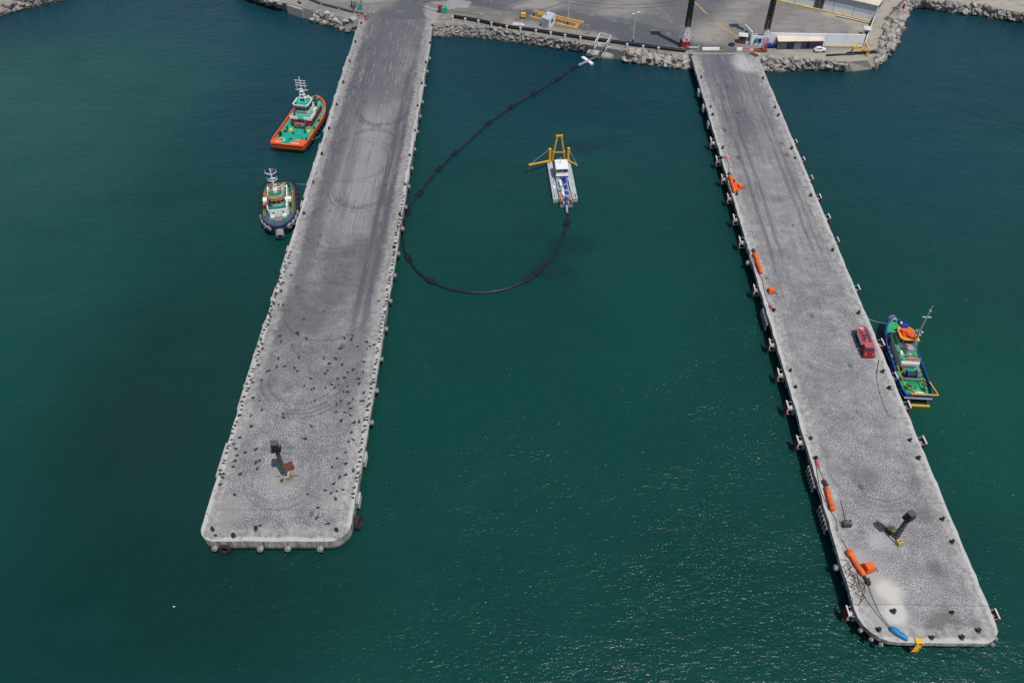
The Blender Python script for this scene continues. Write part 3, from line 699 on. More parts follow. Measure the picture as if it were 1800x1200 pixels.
for x in (-2.2, -3.2):
    f = MB().cyl((x, 1.35 if x < -3 else -1.3, 3.97), (x-.2, 1.35 if x < -3 else -1.3, 5.7), .4, .34, 10).build("funnel", M['offwhite'], T)
    MB().cyl((x-.2, 1.35 if x < -3 else -1.3, 5.7), (x-.2, 1.35 if x < -3 else -1.3, 6.0), .25, n=8).build("exhaust", M['maroon'], f)
MB().bb(.4, -3.3, 3.8, 1.9, -1.9, 5.0).build("bridge_wing", M['white'], T); MB().bb(.6, 1.9, 3.8, 1.7, 3.4, 4.6).build("bridge_wing", M['white'], T)
MB().torus((3.0, -2.5, 4.5), (1,.2,.6), .42, .16, 12, 6).build("life_ring", M['red'], T); MB().torus((4.5, 2.9, 2.3), (1,0,1), .36, .15, 12, 6).build("life_ring", M['red'], T)
rr = [(8.2, -.9), (6.6, -2.5), (4.0, -3.2), (-1, -3.45), (-5.5, -3.3)]
rail(rr, 1.75, .7, 'yellow', T, r=.025, step=2.6); rail([(x, -y) for x, y in rr], 1.75, .7, 'yellow', T, r=.025, step=2.6); rail([(-5.1, -2.2), (-5.1, 2.2)], 3.97, .9, 'yellow', T, r=.04)
for s in (-1, 1):
    m = MB(); pts = [H.at(u, s, 1.78, -.9)[0] for u in (.1,.2,.3,.4,.5,.6,.7)]; q = [H.at(u, s, 1.78, -.3)[0] for u in (.1,.2,.3,.4,.5,.6,.7)]
    for i in range(6): m.add([pts[i], pts[i+1], q[i+1], q[i]], [(0,1,2,3)])
    m.build("side_walkway", M['dgrey'] if s > 0 else M['olive'], T)
MB().cyl((6.6, -.8, 2.3), (6.6, .8, 2.3), .45, n=12).build("anchor_winch", M['mix'], T); bitts((8.2, 0, 1.9), 'yellow', T)
MB().box((5.6, -2.6, 2.0), (1.0, .6, .5), .4).build("deck_box", M['orange'], T); MB().box((-2, -3.3, 2.1), (.7, .6, .7)).build("deck_box", M['red'], T); MB().box((-4.5, 3.3, 2.1), (.7, .6, .7)).build("deck_box", M['pink'], T); MB().box((-1, 3.2, 2.2), (1.2,.5,.9)).build("deck_box", M['olive'], T)
MB().cyl((-6.6, -.9, 2.3), (-6.6, .9, 2.3), .5, n=12).build("towing_winch", M['dgrey'], T); MB().ball((-8.3, -.6, 2.3), .3, 8, 6).build("float_ball", M['yellow'], T); MB().ball((-8.3, 1.0, 2.3), .3, 8, 6).build("float_ball", M['offwhite'], T)
for y in (-2.6, 2.6): bitts((-7.8, y, 1.7), 'black', T)
m = MB(); m.bb(3.2, 2.0, 3.97, 4.0, 2.2, 4.5); m.build("ladder", M['offwhite'], T)

# ---- blue tug with green decks and an orange-roofed wheelhouse
T = thing("tugboat", "blue tug with bright green decks and an orange wheelhouse roof, moored beside the right pier", "tug", Vector((79.5, 110.6, 0)), R(86)); T.scale = (1, .87, 1)
H = Hull(20.3, 6.9, -10.9, .15, .14, .55, 2.1, .60, 1.3)
shell(T, H, 1.5, 2.25, M['navy'], M['blue'], M['blue'], M['green'], M['blue'], .35)
MB().rings([H.ring(1.3, 1.0), H.ring(1.3, 1.03), H.ring(1.48, 1.03), H.ring(1.48, 1.0)], False, False).build("rubbing_strake", M['grey'], T)
bt = MB()
for k in range(3): bt.torus((8.9+.40*k, .0, 2.6-.06*k), (1,0,-.2), .8, .32, 16, 8)
bt.build("bow_fender", M['greyrub'], T, True)
tyres(T, H, [(.62,1),(.70,1),(.78,1),(.55,1),(.45,1),(.3,1),(.5,-1),(.7,-1)], 1.3, .45, .2)
hs = MB().prism(octo(-3.3, 4.9, 2.15, .6), 1.5, 3.5).build("deckhouse", M['offwhite'], T)
MB().prism(inset(octo(-3.3, 4.9, 2.15, .6), .96), 3.5, 3.58).build("boat_deck", M['green'], hs)
MB().bb(-3.7, -2.0, 2.7, -3.3, 2.0, 3.3).build("parapet", M['offwhite'], hs)
wp = octo(.7, 4.2, 1.65, .9, .6)
wh = MB().prism(inset(wp, .9), 3.58, 5.5, wp).build("wheelhouse", M['bwall'], T)
windows(inset(wp, .97), 4.5, 5.35, wh)
m = MB(); m.rings([[(*p, 5.5) for p in inset(wp, 1.10)], [(*p, 5.85) for p in inset(wp, 1.14)], [(*p, 5.9) for p in inset(wp, .98)], [(*p, 5.55) for p in inset(wp, .96)]], False, False)
m.build("roof_trim", M['yellow'], wh); MB().prism(inset(wp, 1.02), 5.6, 5.78).build("wheelhouse_roof", M['orange'], wh)
MB().box((2.6, .1, 5.95), (1.4, 2.2, .3), .2).build("roof_locker", M['tarp'], wh); m = MB(); m.bb(3.9, -.7, 5.6, 4.8, .9, 6.3); m.build("blue_locker", M['royal'], wh); MB().ball((4.5, 1.0, 6.6), .28, 8, 6).build("radar_dome", M['white'], wh)
MB().bb(1.0, -2.75, 5.0, 2.2, -1.75, 5.2).build("bridge_wing", M['yellow'], T); MB().box((1.6, -2.2, 4.6), (1.0, .8, .7)).build("signal_box", M['tarp'], T)
fu = MB().prism([(-1.5,-.9),(.4,-1.1),(.4,1.1),(-1.5,.6)], 3.58, 5.0, [(-1.4,-.7),(.2,-.9),(.2,.9),(-1.4,.45)]).build("funnel", M['grey'], T)
MB().bb(-.6, .2, 5.0, -.1, .8, 5.25).build("emblem", M['pink'], fu)
mast = MB(); mast.bar((.5, -1.2, 3.6), (.5, -1.2, 14.0), .22); mast.bar((-1.3, -.9, 3.6), (.4, -1.2, 8.6), .16); mast.bar((-.6, -2.0, 3.6), (.45, -1.2, 7.4), .14)
mo = mast.build("mast", M['steel'], T)
m = MB(); m.bar((.5, -2.15, 12.2), (.5, -.25, 12.2), .13); m.build("yard", M['white'], mo); m = MB(); m.bar((.5, -1.6, 13.7), (.5, -.9, 14.2), .1); m.bar((.5,-1.2,14),(.5,-1.2,15.2), .07); m.build("aerial", M['white'], mo)
MB().box((.7, -.9, 8.2), (.5, .9, .5)).build("radar", M['grey'], mo); MB().ball((.7, -2.0, 7.9), .22, 8, 6).build("lamp", M['white'], mo); MB().box((.5,-1.2,7.4),(.6,1.3,.15)).build("crosstree", M['grey'], mo)
MB().cyl((-1.8, 1.6, 3.6), (-.9, 1.7, 3.95), .35, n=10).build("life_raft", M['white'], T); MB().cyl((-1.7, -.2, 3.7), (-.9, -.5, 3.7), .3, n=10).build("life_raft", M['white'], T)
MB().bb(-2.9, -1.5, 3.58, -2.4, .6, 3.95).build("bench", M['tarp'], T); MB().bb(-2.35, -1.9, 3.58, -2.0, .9, 3.9).build("hatch_coaming", M['dkgreen'], T)
MB().cyl((-5.5, -.9, 2.2), (-5.5, 1.0, 2.2), .62, n=12).build("towing_winch", M['navy'], T); m = MB(); m.cyl((-5.5, 1.0, 2.2), (-5.5, 1.15, 2.2), .85, n=12); m.cyl((-5.5,-1.05,2.2),(-5.5,-.9,2.2), .85, n=12); m.build("winch_flange", M['royal'], T)
MB().ball((-5.3, 1.5, 2.2), (.4,.4,.45), 8, 6).build("winch_motor", M['maroon'], T); MB().cyl((-4.0, 1.7, 1.5), (-4.0, 1.7, 2.6), .35, n=10).build("deck_tank", M['maroon'], T); MB().cyl((3.6, 2.4, 1.9), (3.6, 2.4, 2.9), .38, n=10).build("deck_tank", M['red'], T)
m = MB(); m.bar((-6.9, -1.7, 1.5), (-6.9, -1.7, 2.4), .16); m.bar((-6.9, 1.9, 1.5), (-6.9, 1.9, 2.4), .16); m.bar((-6.9, -1.8, 2.4), (-6.9, 2.3, 2.4), .22); m.bar((-6.9, -1.6, 2.4), (-9.4, -1.75, 2.4), .18); m.bar((-5.0,-1.7,2.4),(-6.9,-1.7,2.4), .18); m.build("tow_bar", M['mix'], T)
m = MB(); m.bar((-7.2, .9, 1.55), (-7.2, -1.2, 1.55), .12); m.bar((-7.2,.9,1.55),(-7.6,1.0,1.6), .14); m.bar((-7.2,-1.2,1.55),(-7.6,-1.3,1.6), .14); m.build("deck_fitting", M['dkgreen'], T)
rail([(-6.6, 2.75), (-8.8, 2.75), (-10.6, 1.0)], 2.3, .35, 'yellow', T, "stern_rail", r=.05); rail([(-3.5, 2.7), (-6.5, 2.7)], 2.25, .35, 'yellow', T, r=.035)
m = MB(); m.bar((-10.95, 1.9, 2.5), (-10.95, -4.0, 2.5), .2); m.bar((-10.95, -4.0, 2.5), (-7.6, -3.2, 2.5), .2); m.build("stern_roller", M['yellow'], T)
MB().bar((-12.0, 1.7, .35), (-12.0, -2.6, .35), .34).build("stern_beam", M['yellow'], T); m = MB(); m.bar((-11.9, 1.5, .35), (-10.7, 1.5, .9), .1); m.bar((-11.9, -2.4, .35), (-10.7, -2.4, .9), .1); m.build("beam_arm", M['dgrey'], T)
m = MB()
for k in range(7):
    y = 1.1 - k*.34; m.bb(-10.55, y-.11, 2.36, -10.15, y+.11, 2.375); 
m.build("lettering", M['white'], T)
for x, y in ((-9.0, -1.9), (-8.7, 2.0), (6.3, 0)): bitts((x, y, 1.5 if x < 0 else 2.3), 'maroon' if x < -8.8 else 'black', T)
for x, y, mt in ((-7.7, -2.4, 'dgrey'), (-6.6, -2.5, 'olive'), (-4.2, -2.3, 'pink'), (2.0, 2.7, 'mix'), (5.3, 1.6, 'dkgreen'), (-.5, 2.75, 'grey'), (0.5, 2.8, 'dgrey')): MB().box((x, y, 1.8 if x < 4 else 2.2), (.8, .5, .6), rnd.random()*.5).build("deck_box", M[mt], T)
m = MB(); m.bb(5.2, -1.6, 1.9, 6.0, 1.8, 2.2); m.build("fore_hatch", M['olive'], T); ropecoil((5.8, .6, 2.3), .55, 'prope', T); ropecoil((-9.4, -.6, 1.5), .4, 'prope', T)
rail([(-3.2, -2.0), (-3.2, 2.0), (.6, 2.0)], 3.58, .8, 'steel', T, r=.035)

# ---- cutter dredger
T = thing("dredger", "grey pontoon dredger with white cabin, yellow A-frame and yellow side booms", "dredger", Vector((12.95, 173.3, 0)), R(93.6))
for s in (-1, 1): MB().prism([(-8.1, s*1.75), (8.6, s*1.75), (9.4, s*2.0), (9.4, s*3.1), (-8.1, s*3.1)], -.6, 1.0).build("side_pontoon", M['lgrey'], T)
MB().bb(-10.2, -1.55, -.6, 5.2, 1.55, 1.12).build("centre_pontoon", M['grey'], T)
lh = MB().bb(-.2, -1.6, 1.12, 4.6, 1.6, 2.5).build("machinery_house", M['offwhite'], T)
MB().bb(-.26, -1.62, 2.12, -.2, 1.62, 2.36).build("blue_stripe", M['royal'], lh); MB().bb(-.25, -.7, 1.3, -.2, .7, 1.95).build("door", M['dgrey'], lh)
ch = MB().prism([(.6,-1.45),(4.2,-1.45),(4.2,1.45),(.6,1.45)], 2.5, 4.2, [(.35,-1.5),(4.3,-1.5),(4.3,1.5),(.35,1.5)]).build("cabin", M['white'], T)
windows([(.40,1.46),(.40,-1.46),(4.25,-1.46),(4.25,1.46)], 3.3, 4.0, ch, 'glass', 1.4, .2)
MB().bb(.15, -1.65, 4.2, 4.5, 1.65, 4.34).build("cabin_roof", M['white'], ch)
m = MB(); m.bar((2.6, .3, 4.34), (2.6, .3, 6.3), .1); m.bar((2.6, -.1, 5.9), (2.6, 1.3, 5.9), .08); m.build("aerial", M['steel'], ch)
m = MB()
for s in (-1, 1): m.bar((8.9, s*1.75, 1.0), (9.6, s*.55, 8.2), .3); m.box((9.2, s*1.4, 3.5), (.5, .45, .7))
m.bar((9.6, -.9, 8.25), (9.6, .9, 8.25), .34); m.bar((9.2, -1.4, 3.5), (9.2, 1.4, 3.5), .2)
m.build("a_frame", M['yellow'], T)
for s in (-1, 1): MB().cyl((8.4, s*2.45, 1.0), (8.4, s*2.45, 5.2), .36, n=12).build("boom_post", M['yellow'], T)
m = MB(); m.bar((8.4, 2.5, 1.5), (4.6, 8.1, 3.0), .34); m.ball((4.6, 8.1, 3.0), .3, 8, 6); b1 = m.build("anchor_boom", M['yellow'], T)
MB().bar((8.4, 2.45, 5.1), (4.6, 8.1, 3.1), .06).build("boom_stay", M['prope'], b1); MB().bar((4.6, 8.1, 2.9), (4.6, 8.1, 1.2), .06).build("hoist_wire", M['prope'], b1)
m = MB(); m.bar((8.4, -2.5, 1.4), (5.6, -4.5, 1.7), .32); b2 = m.build("anchor_boom", M['yellow'], T); MB().bar((8.4, -2.45, 5.1), (5.6, -4.5, 1.8), .06).build("boom_stay", M['prope'], b2)
m = MB(); m.bar((5.2, .9, .5), (13.5, .5, -1.2), .3); m.bar((5.2, -.9, .5), (13.5, -.5, -1.2), .3); m.cyl((13.2, 0, -1.1), (14.3, 0, -1.6), .5, .2, 10); m.build("cutter_ladder", M['dgrey'], T)
MB().tube([(-.6, -.55, 2.4), (-1.2, -.6, 2.5), (-2.0, -.6, 1.9), (-4.0, -.55, 1.8), (-6.5, -.35, 1.75), (-9, -.05, 1.6), (-10.8, .05, 1.0)], .36, 10).build("discharge_pipe", M['royal'], T, True)
m = MB()
for x in (-3.3, -5.9, -8.2): m.cyl((x, -.5+(x+3.3)*-.07, 1.8), (x-.3, -.48+(x+3.3)*-.07, 1.8), .48, n=12)
m.build("pipe_flange", M['bwall'], T)
MB().tube([(-10.8, .05, 1.0), (-12.0, .05, .4), (-13.0, .02, .25)], .3, 8).build("hose_joint", M['grey'], T)
MB().cyl((-1.2, .75, 1.9), (-3.6, .65, 1.7), .32, n=10).build("silencer", M['white'], T); MB().cyl((-4.4, .35, 1.6), (-6.6, .55, 1.5), .4, n=10).build("pump", M['offwhite'], T); MB().box((-7.0, .45, 1.5), (1.4, .6, .7), .3).build("hydraulic_unit", M['white'], T)
for s in (-1, 1):
    MB().bar((-6.0, s*1.2, 1.2), (-10.0, s*1.15, 1.9), .22).build("spud_arm", M['yellow'], T); MB().box((-9.8, s*1.15, 1.2), (.9, .6, .7)).build("spud_clamp", M['rust'], T)
for x, y in ((-5.0, 1.2), (-7.8, 1.1), (-8.8, .7), (-6.0, -.9), (-9.0, -.8)): MB().box((x, y, 1.35), (.7, .4, .5), rnd.random()).build("deck_gear", M['mix'], T)
rail([(-5.0, -1.62), (4.8, -1.62)], 1.12, 1.0, 'white', T, r=.05); MB().box((-3.0, 2.4, 1.1), (.8, .5, .2)).build("hatch", M['white'], T)
for x, y in ((4.0, 2.6), (2.6, 2.5), (-7, 2.7), (-7.2, -2.6)): bitts((x, y, 1.0), 'dgrey', T, .6)

# ---- small working clutter on the tugs' decks
for T, spots, zz in (([o for o in bpy.data.objects if o.get('category') == 'tug'])[0:1] and [(o, s, z) for o, s, z in zip(
        sorted([o for o in bpy.data.objects if o.get('category') == 'tug'], key=lambda q: -q.location.y),
        ([(-7.4,-1.4),(-6.6,.9),(-9.6,.4),(-8.8,-2.6),(-4.6,3.4),(-4.4,-3.9),(.5,-4.1),(2.2,-3.6),(5.6,-3.5),(6.9,-2.4),(8.0,1.2),(-11.0,.6),(-3.0,2.4),(-2.9,-2.4)],
         [(-6.0,-2.9),(-7.4,.3),(-8.6,1.9),(5.5,1.9),(6.0,-1.4),(5.2,.8),(-.4,-3.4),(2.4,3.4),(-3.2,-3.5),(-5.8,2.8)],
         [(-4.4,-1.9),(-6.2,2.1),(-8.2,.9),(-8.8,.2),(-5.9,-2.2),(-1.8,2.8),(1.2,-2.8),(4.9,2.0),(5.9,-1.3),(6.6,.5),(-3.8,2.4),(-9.3,1.2)]), (1.78, 1.74, 1.54))]):
    for i, (x, y) in enumerate(spots):
        mt = M[('dgrey','mix','grey','rust','black','offwhite','navy','steel')[(i*3+int(zz*100)) % 8]]
        if i % 4 == 0: MB().cyl((x,y,zz),(x,y,zz+.75), .22, n=8).build("drum", mt, T)
        elif i % 4 == 1: MB().tube([(x+.55*math.cos(a)*(1-.05*k_), y+.45*math.sin(a), zz+.05+.012*k_) for k_, a in enumerate([q*.7 for q in range(20)])], .06, 5).build("rope_coil", M['rope'] if i % 8 == 1 else M['prope'], T)
        elif i % 4 == 2: MB().box((x,y,zz+.25),(.7,.35,.5), i).bar((x-.6,y+.3,zz+.08),(x+.6,y+.45,zz+.08), .1).build("deck_gear", mt, T)
        else: MB().cyl((x,y,zz),(x,y,zz+.9), .08, n=6).bar((x-.25,y,zz+.9),(x+.25,y,zz+.9), .12).build("vent_pipe", mt, T)

# ================================================================== FLOATING PIPELINE
path = [(1042,102),(1024,112),(1008,120),(980,139),(939,164),(899,188),(859,217),(828,245),(800,269),(772,297),(752,321),(738,340),(724,358),(715,378),(709,400),(708,422),(711,440),(718,454),(735,478),(757,494),(778,504),(800,510),(828,514),(855,514),(880,510),(903,503),(927,491),(945,479),(960,464),(974,446),(986,424),(993,405),(997,390),(998.5,376),(998,368)]
def smooth(pts, k=5):
    out = []; n = len(pts)
    for i in range(n-1):
        p0, p1, p2, p3 = pts[max(i-1,0)], pts[i], pts[i+1], pts[min(i+2,n-1)]
        for j in range(k):
            t = j/k; out.append(.5*((2*p1)+(p2-p0)*t+(2*p0-5*p1+4*p2-p3)*t*t+(3*p1-p0-3*p2+p3)*t**3))
    return out + [pts[-1]]
pw_ = [P(*q, .12) for q in path]; sp = smooth(pw_)
o0 = Vector((0, 180, 0))
T = thing("floating_pipeline", "black floating dredge pipe curving across the basin on pairs of floats", "pipeline", o0)
MB().tube([p-o0 for p in sp], .32, 8).build("pipe", M['pipe'], T, True)
fm = MB()
for s in (-1, 1):
    fm.cyl((-1.1, s*.62, .05), (1.1, s*.62, .05), .36, n=10); fm.cyl((-1.25, s*.62, .05), (-1.1, s*.62, .05), .22, n=8); fm.cyl((1.1, s*.62, .05), (1.25, s*.62, .05), .22, n=8)
for x in (-.75, 0, .75): fm.bb(x-.08, -1.0, .36, x+.08, 1.0, .48)
fme = fm.mesh("pipe_float", paint("wet_float_plastic", (.016,.016,.026), .3, .25, (.22,.22,.25), 2.0))
for q in ((1008,121),(980,139),(939,164),(899,188),(858,217),(799,270),(773,296),(738.5,340),(717,374),(718,453),(758,494),(926,491),(945,479),(996,393)):
    p = P(*q, .12); i = min(range(len(sp)), key=lambda k: (sp[k]-p).length); d = sp[min(i+1, len(sp)-1)] - sp[max(i-1, 0)]
    o = bpy.data.objects.new("pipe_float", fme); COL.objects.link(o); o.parent = T; o.scale = (.95, .75, .8); o.location = sp[i]-o0; o.rotation_euler = (0, 0, math.atan2(d.y, d.x))
cm = MB().cyl((-.12,0,0),(.12,0,0), .42, n=10).mesh("pipe_coupling", M['pipe'])
for i in range(6, len(sp)-2, 7):
    d = sp[i+1]-sp[i]; o = bpy.data.objects.new("pipe_coupling", cm); COL.objects.link(o); o.parent = T; o.location = sp[i]-o0; o.rotation_euler = (0,0,math.atan2(d.y,d.x))
# cross float and the pipe's run ashore
a, b = P(1024,101,.3), P(1041,113,.3); c = (a+b)/2
T = thing("cross_float", "white crossed pontoon float holding the pipe's shore end", "float", c)
MB().bar(a-c, b-c, 1.1, .5).build("pontoon", M['white'], T); d = (P(1033,107,.3)-c)
MB().bar(P(1017,115,.5)-c, P(1037,106,.5)-c, .5, .5).build("pipe_cradle", M['steel'], T)
T = thing("shore_pipe", "dark dredge pipe climbing the stone slab between the piers", "pipeline", P(1045,101,0))
q = P(1045,101,0)
MB().tube([P(1036,106,.5)-q, P(1043,103,.5)-q, P(1050,101,.7)-q, P(1054,95,1.5)-q, P(1061,86,2.6)-q, P(1069,77,3.9)-q, P(1073,71,4.2)-q], .42, 8).build("pipe", M['dgrey'], T, True)

# ================================================================== PIER FENDERS
def cone_fender():
    t = thing("pier_fender", "", "fender", (0,0,0))
    MB().cyl((0,0,0), (.55,0,0), .62, .48, 12).build("rubber_cone", M['offwhite'], t); MB().cyl((.55,0,0), (1.15,0,0), .48, .62, 12).build("rubber_cone", M['greyrub'], t)
    m = MB(); m.bb(1.15, -.95, -1.35, 1.36, .95, 1.2)
    p = m.build("fender_panel", M['maroon'], t)
    m = MB(); m.bb(1.13, -1.0, 1.2, 1.40, 1.0, 1.34); m.bb(1.13, .86, -.3, 1.39, 1.0, 1.2); m.build("panel_rim", M['offwhite'], p)
    m = MB()
    for s in (-1, 1): m.bar((0, s*.95, .8), (1.2, s*.85, .95), .1); m.bar((0, s*.7, -1.0), (1.2, s*.8, -.9), .1)
    m.build("chain", M['steel'], t)
    MB().bb(-.3, -1.0, -1.1, 0, 1.0, .9).build("mount_block", M['grey'], t)
    return t
def plate_fender():
    t = thing("pier_fender", "", "fender", (0,0,0))
    m = MB(); m.bb(0, -1.15, -.9, .5, 1.15, .7); m.build("fender_block", M['greyrub'], t)
    m = MB(); m.bb(.5, -1.2, -.95, .62, 1.2, .72); m.build("fender_panel", M['offwhite'], t)
    return t
def drum_fender():
    t = thing("pier_fender", "", "fender", (0,0,0))
    m = MB(); m.torus((.28,0,0), (1,0,0), .40, .21, 14, 7); m.torus((.68,0,0), (1,0,0), .38, .19, 14, 7); m.build("tyre", M['greyrub'], t, True)
    MB().cyl((-.1,0,0), (.8,0,0), .24, n=10).build("axle", M['rust'], t); m = MB(); m.bar((.1, .0, .5), (-.1, 0, 1.2), .08); m.bar((.9,0,.5),(-.1,0,1.25), .07); m.build("chain", M['rust'], t)
    return t
def grid_fender():
    t = thing("pier_fender", "", "fender", (0,0,0)); m = MB()
    for k in range(6): m.bb(.35, -2.2+k*.88-.1, -1.2, .55, -2.2+k*.88+.1, .6)
    m.bb(.2, -2.5, .35, .36, 2.5, .6); m.bb(.2, -2.5, -1.1, .36, 2.5, -.85); m.build("fender_grid", M['greyrub'], t)
    m = MB(); m.bb(0, -1.6, -.9, .2, -1.2, .4); m.bb(0, 1.2, -.9, .2, 1.6, .4); m.build("mount_block", M['dgrey'], t); return t
protos = {}
def place_fender(kind, o, yaw, W, px, py, side, label, group, z=1.9, dx=0.0):
    x, y = pl(o, yaw, P(px, py, z)); 
    if side in 'LR':
        loc = pw(o, yaw, (W/2+dx)*(1 if side == 'R' else -1), y, z); rz = -yaw + (0 if side == 'R' else math.pi)
    else: loc = pw(o, yaw, x, -dx, z); rz = -yaw - math.pi/2
    if kind not in protos:
        t = dict(cone=cone_fender, plate=plate_fender, drum=drum_fender, grid=grid_fender)[kind](); protos[kind] = (t, tree_of(t))
        t.location = loc; t.rotation_euler = (0,0,rz); t['label'] = label; t['group'] = group; return t
    t, tr = protos[kind]; c = copy_tree(t, loc, rz + rnd.uniform(-.05,.05), label, group, None, tr); s = rnd.uniform(.84, .98); c.scale = (s*rnd.uniform(.9,1), s, s); return c
LF, RF = "fenders on the right pier's left side", "fenders on the right pier's right side"
for q in ((1251,252),(1260,284),(1269,316),(1279,350),(1289,387),(1301,427),(1325,511),(1354,607),(1369,660),(1385,717),(1403,778)):
    place_fender('cone', O2, Y2, W2, q[0], q[1], 'L', "red and white panel fender on the right pier's left side", LF)
for q in ((1401,254),(1412,285),(1425,318),(1439,351),(1454,387),(1470,427),(1507,511)):
    place_fender('cone', O2, Y2, W2, q[0], q[1], 'R', "rusty red panel fender on the right pier's right side, shoreward of the blue tug", RF)
place_fender('cone', O2, Y2, W2, 1546, 608, 'R', "red panel fender between the pier and the blue tug's bow", "fenders beside the blue tug")
place_fender('cone', O2, Y2, W2, 1574, 666, 'R', "red panel fender between the pier and the blue tug's aft half", "fenders beside the blue tug")
place_fender('cone', O2, Y2, W2, 1594, 717, 'R', "red panel fender just past the blue tug's yellow stern beam", RF + ", outer end")
place_fender('cone', O2, Y2, W2, 1621, 780, 'R', "lone red panel fender on the right pier's outer side, past the blue tug", RF + ", outer end")
place_fender('cone', O2, Y2, W2, 1746, 1084, 'R', "panel fender at the right pier's outer right corner", RF + ", outer end")
place_fender('cone', O2, Y2, W2, 1494, 1078, 'L', "bluish panel fender at the left end of the right pier's rounded tip", LF + ", outer end")
for q, l in (((1229.5,163), "pale plate fender nearest the shore on the right pier"), ((1237.5,190), "pale plate fender, second from the shore on the right pier"), ((1245,219), "pale plate fender, third from the shore on the right pier")):
    place_fender('plate', O2, Y2, W2, q[0], q[1], 'L', l, "plate fenders on the right pier")
place_fender('drum', O2, Y2, W2, 1317, 462, 'L', "pale drum fender hanging beside the second long orange device from shore", "drum fenders on the right pier"); place_fender('drum', O2, Y2, W2, 1472, 997, 'L', "pale drum fender hanging beside the rope heap near the right pier's tip", "drum fenders on the right pier")
for q, l in (((1345,560), "pale slatted grid fender beside the right pier's middle"), ((1429,840), "pale slatted grid fender next to the third orange device"), ((1449,912), "pale slatted grid fender near the small black frame")):
    place_fender('grid', O2, Y2, W2, q[0], q[1], 'L', l, "grid fenders on the right pier")
for q in ((1511,1108),(1531,1123),(1548,1134)):
    x, y = pl(O2, Y2, P(*q, 2)); ang = math.atan2(5.0-y, (x+W2/2-5.0)); cx, cy = -W2/2+5.0, 5.0
    a = math.atan2(y-cy, x-cx); loc = pw(O2, Y2, cx+5.0*math.cos(a), cy+5.0*math.sin(a), 2.0)
    t, tr = protos['drum']; tt_ = copy_tree(t, loc, a - Y2, "small white fender on the right pier's rounded left corner", "fenders round the right pier's tip", None, tr); tt_.scale = (.6,.6,.6)
for q in ((1735,1124),(1748,1108),(1742,1118)):
    x, y = pl(O2, Y2, P(*q, 2)); cx, cy = W2/2-3.2, 3.2; a = math.atan2(y-cy, x-cx); loc = pw(O2, Y2, cx+3.2*math.cos(a), cy+3.2*math.sin(a), 2.0)
    t, tr = protos['drum']; tt_ = copy_tree(t, loc, a - Y2, "small white fender on the right pier's right-hand corner", "fenders round the right pier's tip", None, tr); tt_.scale = (.6,.6,.6)
A1 = "drum fenders on the left pier's right side"
for q in ((756,103),(753,126),(749,151),(744.5,180),(741,205),(735,232),(730,263),(726,296),(719.5,328),(714,364),(708,402),(701,446),(694,484),(688,529),(680,578),(670,631),(661,686),(652,742)):
    place_fender('drum', O1, Y1, W1, q[0], q[1], 'R', "guano-whitened drum fender on the left pier's right side", A1, 2.2)
for q in ((477,525),(462,572),(445,625),(429,678)): place_fender('drum', O1, Y1, W1, q[0], q[1], 'L', "whitened drum fender on the left pier's left side, outer half", "drum fenders on the left pier's left side", 2.2)
for q in ((602,124),(596,148),(588,173),(578.5,199),(569,232),(560,259),(550.5,292),(541,325),(529,361),(500,440)): place_fender('plate', O1, Y1, W1, q[0], q[1], 'L', "pale block fender on the left pier's left side near the tugs", "block fenders on the left pier", 2.5, -.1)
place_fender('plate', O1, Y1, W1, 641, 806, 'R', "pale block fender on the left pier, right of the light mast", "plate fenders near the left pier's tip", 2.2); place_fender('plate', O1, Y1, W1, 629, 878, 'R', "pale block fender just above the big black tyre", "plate fenders near the left pier's tip", 2.2)
for q, l in (((378,962), "small tyre fender at the left pier's front left corner"), ((458,963), "tyre fender left of the middle of the left pier's end"), ((506,963), "tyre fender in the middle of the left pier's end"), ((563,964), "grey tyre fender towards the right of the left pier's end")):
    place_fender('drum', O1, Y1, W1, q[0], q[1], 'T', l, "tyre fenders on the left pier's end", 1.6)
def bigtyre(loc, ax, Rr, r, label):
    t = thing("tyre", label, "tyre", loc); MB().torus((0,0,0), ax, Rr, r, 22, 10).build("tread", M['rubber'], t, True); MB().torus(Vector(ax).normalized()*.12, ax, Rr-.02, r*.55, 22, 6).build("sidewall_ridge", M['dgrey'], t, True)
    MB().bar((0,0,Rr), (-ax[0]*.8, -ax[1]*.8, Rr+.9), .09).build("chain", M['rust'], t); return t
bigtyre(pw(O1, Y1, W1/2+.75, pl(O1, Y1, P(627,917,1.3))[1], 1.3), (1,-.25,.15), 1.0, .36, "big black tyre hanging at the left pier's front right corner")
bigtyre(pw(O1, Y1, pl(O1, Y1, P(396,963,1.2))[0], -.4, 1.3), (0,-1,.2), .75, .28, "large dark tyre hanging on the left pier's end, near its left corner")
bigtyre(pw(O1, Y1, -W1/2-.3, pl(O1, Y1, P(356,912,1.6))[1], 1.6), (-1,0,.2), 1.0, .34, "dark tyre hanging at the left pier's front left side")

